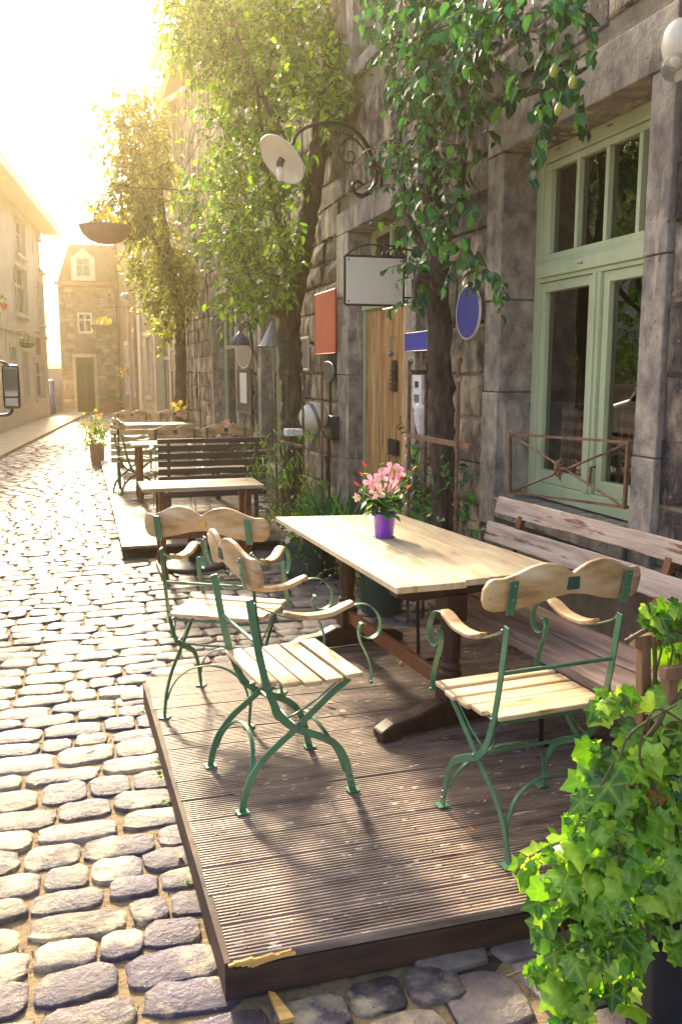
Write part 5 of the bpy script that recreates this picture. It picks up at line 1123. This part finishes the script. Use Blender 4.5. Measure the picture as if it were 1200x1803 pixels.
flowers(t, [tuple(tips[6])], 'petal_pink', .030, nrm=(-.8, -.5, -.2))
for i in range(7, 13):
    b = MB(); q = tips[i]; d = V((q.x, q.y, .12)).normalized(); b.tube([q, q+d*.012, q+d*.03, q+d*.045], [.003, .006, .0055, .001], 6); b.build('bud', 'petal_red', t)
P, D, N, S = [], [], [], []
for q in tips:
    for k in range(4): f = rnd.uniform(.45, 1); P.append((q.x*f, q.y*f, .12+(q.z-.12)*f)); D.append(rv(1)[0]+np.array((q.x*6, q.y*6, .2))); N.append((0, 0, 1)); S.append(rnd.uniform(.03, .05))
leaves('foliage', 'leaf_fresh', t, P, D, N, S, PEAR)
# hanging baskets
def basket(lab, c, r, arm, mat='copper', fm='leaf_gold', flm='petal_orange', nf=10, leaf=.08):
    t = empty('hanging_basket', c, 0, lab, 'hanging basket')
    b = MB(); b.lathe([(.02, -r*.62), (r*.35, -r*.60), (r*.65, -r*.48), (r*.88, -r*.27), (r, 0), (r*1.02, .015), (r*.9, .01), (.001, -.02)], 28); b.build('bowl', mat, t, smooth=True)
    cl = [(V((rnd.uniform(-.7, .7)*r, rnd.uniform(-.7, .7)*r, rnd.uniform(.02, .4)*r)), r*.3) for _ in range(10)]
    bush('x', '', '', cl, fm, leaf, 45/(r/.3)**1.2, parent=t, length=(.1, .25))
    if nf: flowers(t, [tuple(c_+V((0, -r*.3, r*.2))) for c_, _ in cl[:nf]], flm, leaf*.7, eye=False)
    b = MB()
    for a in (0, 2.1, 4.2): b.tube([(r*math.cos(a), r*math.sin(a), 0), (0, 0, r*1.5)], .006, 4)
    b.build('chain', 'iron', t)
    b = MB(); b.tube([(0, 0, r*1.5), (arm[0], arm[1], r*1.5+.02)], .010, 6); b.build('arm', 'iron', t)
    return t
basket('large brown hanging bowl of yellow green plants high over the street left of the trees', tuple(at(186, 400, Y=13.0)), .36, (2.26, 0), leaf=.07)
basket('brown hanging basket with flowers in front of the end house window', tuple(at(183, 574, Y=30)), .40, (1.75, .0), leaf=.09)
basket('small dark hanging basket on the cream house at the left', tuple(at(48, 605, Y=30)), .24, (-.9, .4), 'planter_dark', 'leaf_fresh', nf=0, leaf=.09)
t = bush('window_flowers', 'orange flowering plant fixed to the brown house wall at the far right', 'flowers', [(at(218, 655, Y=34), .3), (at(221, 640, Y=34), .2)], 'leaf_gold', .12, 8); flowers(t, [tuple(at(x, y, Y=33.8)) for x, y in ((214, 655), (220, 650), (216, 662), (222, 660))], 'petal_orange', .06, eye=False)
t = bush('window_flowers', 'yellow flowered plant at the foot of the farthest tree', 'flowers', [(at(308, 715, Y=19.5), .2), (at(318, 722, Y=19.5), .2)], 'leaf_gold', .08, 14); flowers(t, [tuple(at(x, y, Y=19.3)) for x, y in ((305, 712), (318, 708), (312, 720), (325, 718))], 'petal_orange', .05, eye=False)
t = bush('geranium_box', 'red geraniums on the small balcony at the left edge of the street', 'flowers', [(at(2, 540, Y=25.5), .3), (at(-10, 440, Y=25.5), .2)], 'leaf_fresh', .12, 8); flowers(t, [tuple(at(x, y, Y=25.2)) for x, y in ((4, 537), (8, 542), (0, 533), (11, 538))], 'petal_red', .07, eye=False)
o = empty('balcony_railing', (0, 0, 0), 0, 'bulging black iron balcony railing at the left edge under the geraniums', 'railing'); b = MB()
for i in range(9):
    u = -.2+.17*i; c = at(8, 560, Y=25.6); p = lambda dx, dz: tuple(c+V((dx-.62+.0*u, -.6+u, dz)))
    b.tube(cat([p(.0, .0), p(.12, -.2), p(.22, -.5), p(.12, -.8), p(0, -.95)], 4), .014, 5)
for dz, dx in ((0, 0), (-.5, .22), (-.95, 0)): b.tube([tuple(c+V((dx-.62, -.8, dz))), tuple(c+V((dx-.62, .8, dz)))], .02, 5)
b.build('bars', 'iron', o)
b = MB(); b.box(c+V((-.9, 0, -1.0)), (.7, 1.7, .1)); b.build('balcony_floor', 'cream_trim', o)
# tree guards
def guard(lab, posts, zt, zb, bars):
    o = empty('tree_guard', (0, 0, 0), 0, lab, 'tree guard')
    for x, y in posts:
        b = MB(); b.tube([(x, y, zb), (x+rnd.uniform(-.01, .01), y, zt)], .013, 8); b.ball((x, y, zt), .022, 8, 6); b.build('rod', 'rust', o)
    for p, q, z in bars:
        b = MB(); b.bar((*p, z), (*q, z), .035, .03); b.build('crossbar', 'rust', o)
g3 = [tuple(at(x, 650, X=X))[:2] for x, X in ((722, 2.2), (750, 2.34), (808, 2.2), (760, 2.14))]
guard('rusty iron rods and crossbar round the right tree trunk', g3[:3], 1.87, 0, [(g3[0], (g3[2][0]+.02, g3[2][1]-.15), 1.36), (g3[0], g3[1], 1.80)])
b = MB()
g2 = [tuple(at(x, 650, X=X))[:2] for x, X in ((485, 2.05), (505, 2.1), (533, 2.15), (566, 2.25))]
guard('tall thin black rods round the middle tree trunk', g2, 1.79, 0, [(g2[0], g2[2], 1.05)])
g1 = [tuple(at(x, 700, Y=20.4))[:2] for x in (332, 338, 353, 304)]
guard('dark rods with a crossbar round the farthest tree trunk', g1, 1.80, 0, [(g1[3], (g1[2][0]+.1, g1[2][1]), .95)])
# ------------------------------------------------------------ ivy planter in the right foreground
o = empty('ivy_planter', (0, 0, 0), 0, 'dark planter box overflowing with bright green ivy in the lower right corner', 'planter')
b = MB(); b.box((1.88, 1.93, .24), (.98, .30, .46), None, 1.04); b.build('box', 'planter_dark', o, bevel=.008); b = MB(); b.box((1.88, 1.93, .462), (.96, .27, .01)); b.build('soil', 'soil', o)
cl = [(1180, 1085, .085, 2.05), (1190, 1150, .05, 2.1), (1160, 1230, .035, 2.0), (1090, 1230, .03, 2.0), (1195, 1290, .06, 1.95), (1150, 1075, .03, 2.05), (1195, 1200, .05, 2.0), (1060, 1235, .045, 2.0), (1040, 1325, .045, 1.9), (1110, 1290, .05, 1.95), (1120, 1350, .075, 1.88), (1190, 1330, .07, 1.88), (1190, 1420, .09, 1.82), (1050, 1400, .06, 1.86), (1100, 1430, .09, 1.82),
      (1020, 1440, .05, 1.86), (1160, 1500, .10, 1.8), (1060, 1500, .09, 1.8), (985, 1490, .05, 1.86), (1130, 1570, .09, 1.77), (1190, 1560, .07, 1.76), (1060, 1590, .09, 1.77), (990, 1560, .06, 1.82), (965, 1610, .045, 1.84), (1040, 1670, .08, 1.76), (1110, 1650, .06, 1.75), (1000, 1690, .06, 1.8), (1020, 1760, .07, 1.76), (1090, 1740, .045, 1.75), (960, 1700, .03, 1.82), (930, 1520, .015, 2.0), (1195, 1660, .04, 1.72)]
P, D, N, S = [], [], [], []; st = []
for x, y, r, Y in cl:
    c = at(x, y, Y=Y); k = int(38*(r/.08)**2)+3
    for i in range(k):
        q = rv(1)[0]*r*nr.uniform(.2, 1.1); q[1] *= .8; P.append(np.array(c)+q); dd = rv(1)[0]*.7+np.array((-.15, -.3, -.55)); D.append(dd); N.append(np.array((-.25, -.75, .65))+rv(1)[0]*.5); S.append(nr.choice([.03, .042, .058, .078], p=[.2, .3, .3, .2])*nr.uniform(.85, 1.15))
    for i in range(max(1, int(2*r/.08))):
        q = np.array(c)+rv(1)[0]*r*.6; st.append([q+np.array((nr.normal()*.012+.006*j, .004*j, -.035*j+.02)) for j in range(7)])
leaves('ivy_foliage', 'leaf_ivy', o, P, D, N, S, IVY)
P, D, N, S = [], [], [], []
for x, y, Y in ((1160, 1400, 1.84), (1150, 1415, 1.84), (1135, 1525, 1.84), (1185, 1395, 1.84), (1120, 1500, 1.84)):
    leaves('dry_leaf', 'leaf_brown', o, [at(x, y, Y=Y)], [(-.4, -.2, -.6)], [(-.2, -.8, .5)], [.05], IVY)
b = stem_mesh(st, .0035, 5)
for tr in ([(1080, 1340), (1035, 1430), (1010, 1500), (985, 1560)], [(1120, 1600), (1040, 1640), (960, 1690), (890, 1720)], [(1060, 1500), (1000, 1480), (930, 1510), (905, 1540)], [(1100, 1540), (1085, 1640), (1100, 1730)], [(1190, 1240), (1110, 1290), (1090, 1340)], [(1200, 1270), (1150, 1250), (1125, 1330), (1160, 1400)], [(1160, 1620), (1180, 1690), (1190, 1740)]):
    b.tube(cat([tuple(at(x, y, Y=1.83-.0*i)) for i, (x, y) in enumerate(tr)], 5), .0035, 5)
b.build('stem', 'vine', o)
P, D, N, S = [], [], [], []
for tr in ([(1035, 1430), (1010, 1500), (985, 1560)], [(1040, 1640), (960, 1690), (920, 1705)], [(1000, 1480), (955, 1500), (915, 1525)], [(1180, 1690), (1190, 1740)]):
    for (x0, y0), (x1, y1) in zip(tr, tr[1:]):
        for k in range(5): f = k/5; P.append(at(x0+(x1-x0)*f, y0+(y1-y0)*f, Y=1.82)); D.append(rv(1)[0]*.6+np.array((-.1, -.3, -.5))); N.append(np.array((-.2, -.8, .5))+rv(1)[0]*.4); S.append(nr.uniform(.02, .04))
leaves('ivy_foliage', 'leaf_ivy', o, P, D, N, S, IVY)
o = empty('wooden_trellis', (0, 0, 0), 0, 'rough brown wooden trellis rising from the ivy at the right edge', 'trellis')
q = lambda x, y, Y=2.06: at(x, y, Y=Y)
for a, c, w_ in ((q(1131, 1120), q(1133, 1480), .034), (q(1178, 1175, 1.98), q(1165, 1480, 1.98), .04)):
    b = MB(); b.bar(a, c, w_, .03); b.build('post', 'trellis', o, bevel=.003)
for a, c in ((q(1112, 1130), q(1420, 1085)), (q(1165, 1185, 1.96), q(1420, 1170, 1.96))):
    b = MB(); b.bar(a, c, .03, .035); b.build('rail', 'trellis', o, bevel=.003)
b = MB(); b.tube(cat([tuple(q(x, y, 2.03)) for x, y in ((1100, 1130), (1150, 1105), (1210, 1112), (1300, 1100))], 5), .007, 6); b.tube(cat([tuple(q(x, y, 1.96)) for x, y in ((1215, 1200), (1160, 1270), (1120, 1330), (1105, 1400))], 5), .008, 6); b.tube(cat([tuple(q(x, y, 2.02)) for x, y in ((1150, 1120), (1152, 1200), (1140, 1300))], 5), .006, 6); b.build('vine', 'vine', o)
# ------------------------------------------------------------ the van whose mirror looks in from the left edge
VN = empty('van', (-2.15, 8.5, 0), 0, 'white van at the left edge, only its tall black wing mirror in view', 'van')
b = MB(); b.prism([(-3.0, .35), (2.55, .35), (2.95, .55), (3.0, 1.0), (2.75, 1.25), (1.85, 1.45), (1.05, 2.32), (.8, 2.45), (-2.9, 2.5), (-3.0, 2.4)], lambda a, c, t: (t, a, c), -.98, .98); b.build('body', 'white_car', VN, bevel=.09, seg=3)
for s in (-1, 1):
    b = MB(); b.prism([(.55, 1.35), (1.75, 1.42), (1.08, 2.18), (.55, 2.18)], lambda a, c, t: (s*(.984+t), a, c), 0, .008); b.build('side_window', 'dark_glass', VN)
    for yy in (-1.9, 1.95):
        b = MB(); b.lathe([(.20, -.12), (.34, -.12), (.35, 0), (.34, .1), (.2, .1)], 24, (s*.90, yy, .345), Matrix.Rotation(R(90), 3, 'Y')); wh = b.build('wheel', 'rubber', VN, smooth=False); b = MB(); b.lathe([(.19, -.08), (.19, .08)], 18, (s*.93, yy, .345), Matrix.Rotation(R(90), 3, 'Y')); b.build('rim', 'zinc', wh)
    b = MB(); b.box((s*.7, 2.97, .85), (.4, .06, .22)); b.build('headlight', 'frosted', VN, bevel=.02)
b = MB(); b.prism([(-.8, 0), (.8, 0), (.72, .86), (-.72, .86)], lambda a, c, t: (a, 1.86-.80*c/.86*.93+.03+t, 1.49+c*.93), 0, .01); b.build('windscreen', 'dark_glass', VN)
mp_ = at(20, 681, Y=9.0)-VN.location
mt = MB(); mt.box(mp_+V((0, .03, 0)), (.155, .09, .42)); mo = mt.build('wing_mirror', 'black_plastic', VN, bevel=.03, seg=3)
b = MB(); b.box(mp_+V((.0, -.019, .045)), (.122, .01, .27)); b.build('glass', 'mirror', mo, bevel=.004); b = MB(); b.box(mp_+V((.0, -.019, -.145)), (.118, .01, .075)); b.build('lower_glass', 'mirror', mo, bevel=.004)
b = MB(); b.tube(cat([tuple(mp_+V((.0, .03, .20))), tuple(mp_+V((-.08, .03, .235))), tuple(mp_+V((-.25, .03, .25))), tuple(mp_+V((-.56, .1, .2)))], 5), .014, 8); b.build('mirror_arm', 'black_plastic', mo); b = MB(); b.tube(cat([tuple(mp_+V((.0, .03, -.19))), tuple(mp_+V((-.02, .03, -.25))), tuple(mp_+V((-.12, .03, -.27))), tuple(mp_+V((-.56, .1, -.26)))], 5), .016, 8); b.build('mirror_arm', 'black_plastic', mo)
# street tree outside the frame, seen in the window panes
b = MB(); tl_ = empty('street_tree', (0, 0, 0), 0, 'green tree on the left pavement, seen only reflected in the large window', 'tree')
limb(b, [V((-5.2, 15.2, 0)), V((-5.1, 15.2, 1.5)), V((-5.2, 15.1, 3))], .14, .08); b.build('trunk', 'bark', tl_, smooth=True)
crown('crown', 'leaf_ivy', tl_, [(V((-5.2+rnd.uniform(-.8, .9), 14.5+rnd.uniform(-5.5, 6), rnd.uniform(.9, 6.6))), .7) for _ in range(95)], 7, .19, gap=.09, length=(.3, .6), stems_r=.006)
# ------------------------------------------------------------ litter and weeds
for i, (x, y, z) in enumerate([(300, 1255, .131), (475, 1283, .131), (1030, 1000, 0)][:2]): pass
P, D, N, S = [], [], [], []
for (x, y, z) in ((150, 1318, .02), (318, 1513, .02), (705, 1165, .14), (330, 1140, .02), (395, 1075, .02), (690, 1090, .02), (610, 1255, .14), (590, 1240, .14), (820, 1462, .14)):
    b = at(x, y, Z=z); o = leaves('fallen_leaf', 'leaf_brown', None, [(b.x, b.y, z+.006)], [rv(1)[0]*np.array((1, 1, .05))], [(0, 0, 1)], [.05], PEAR)
    o.location = (0, 0, 0); tag(o, 'small dry fallen leaf lying on the street or deck', 'leaf', 'fallen leaves')
P, D, N, S = [], [], [], []
for x, y, k in ((275, 1345, 26), (285, 1365, 22), (205, 1155, 10), (300, 1415, 8), (210, 985, 12), (250, 1255, 6), (330, 1560, 5)):
    c = at(x, y, Z=.0)
    for i in range(k): a = rnd.uniform(0, 6.28); P.append((c.x+rnd.gauss(0, .018), c.y+rnd.gauss(0, .02), .0)); D.append((math.cos(a), math.sin(a), rnd.uniform(.4, 1.2))); N.append((0, 0, 1)); S.append(rnd.uniform(.02, .04))
tag(leaves('weeds', 'leaf_fresh', None, P, D, N, S, SMALL), kind='stuff')
# grit and crumbs in the joints of the near street
b = MB(); rg = random.Random(9)
for i in range(2600):
    y = 1.7+rg.random()**1.6*5; x = rg.uniform(-.5, .34) if rg.random() < .7 else rg.uniform(.3, 2.4)
    if x > .3 and 2.25 < y < 4.9: continue
    s = rg.uniform(.0015, .005); z = rg.uniform(-.004, .002)
    b.add([(x-s, y, z), (x+s*.3, y-s, z), (x+s, y+s*.5, z), (x, y+s, z), (x+rg.uniform(-s, s)*.4, y, z+s*1.2)], [(0, 1, 4), (1, 2, 4), (2, 3, 4), (3, 0, 4)])
tag(b.build('grit', 'joint', None, recalc=False), kind='stuff')
# ------------------------------------------------------------ haze volume added for a golden, flare-like glow
hb = MB(); hb.box((0, 0, 7.5), (156, 156, 17.2)); hz = hb.build('glow_haze', 'iron'); hz.data.materials.clear()
hm = bpy.data.materials.new('glow_haze_air'); hm.use_nodes = True; n, l = hm.node_tree.nodes, hm.node_tree.links; n.clear()
ho = n.new('ShaderNodeOutputMaterial'); hv = n.new('ShaderNodeVolumePrincipled'); hv.inputs['Color'].default_value = (1.0, .84, .50, 1)
hv.inputs['Density'].default_value = .0019; hv.inputs['Anisotropy'].default_value = .82
l.new(hv.outputs[0], ho.inputs['Volume']); hz.data.materials.append(hm); tag(hz, kind='stuff')
#@@PART5
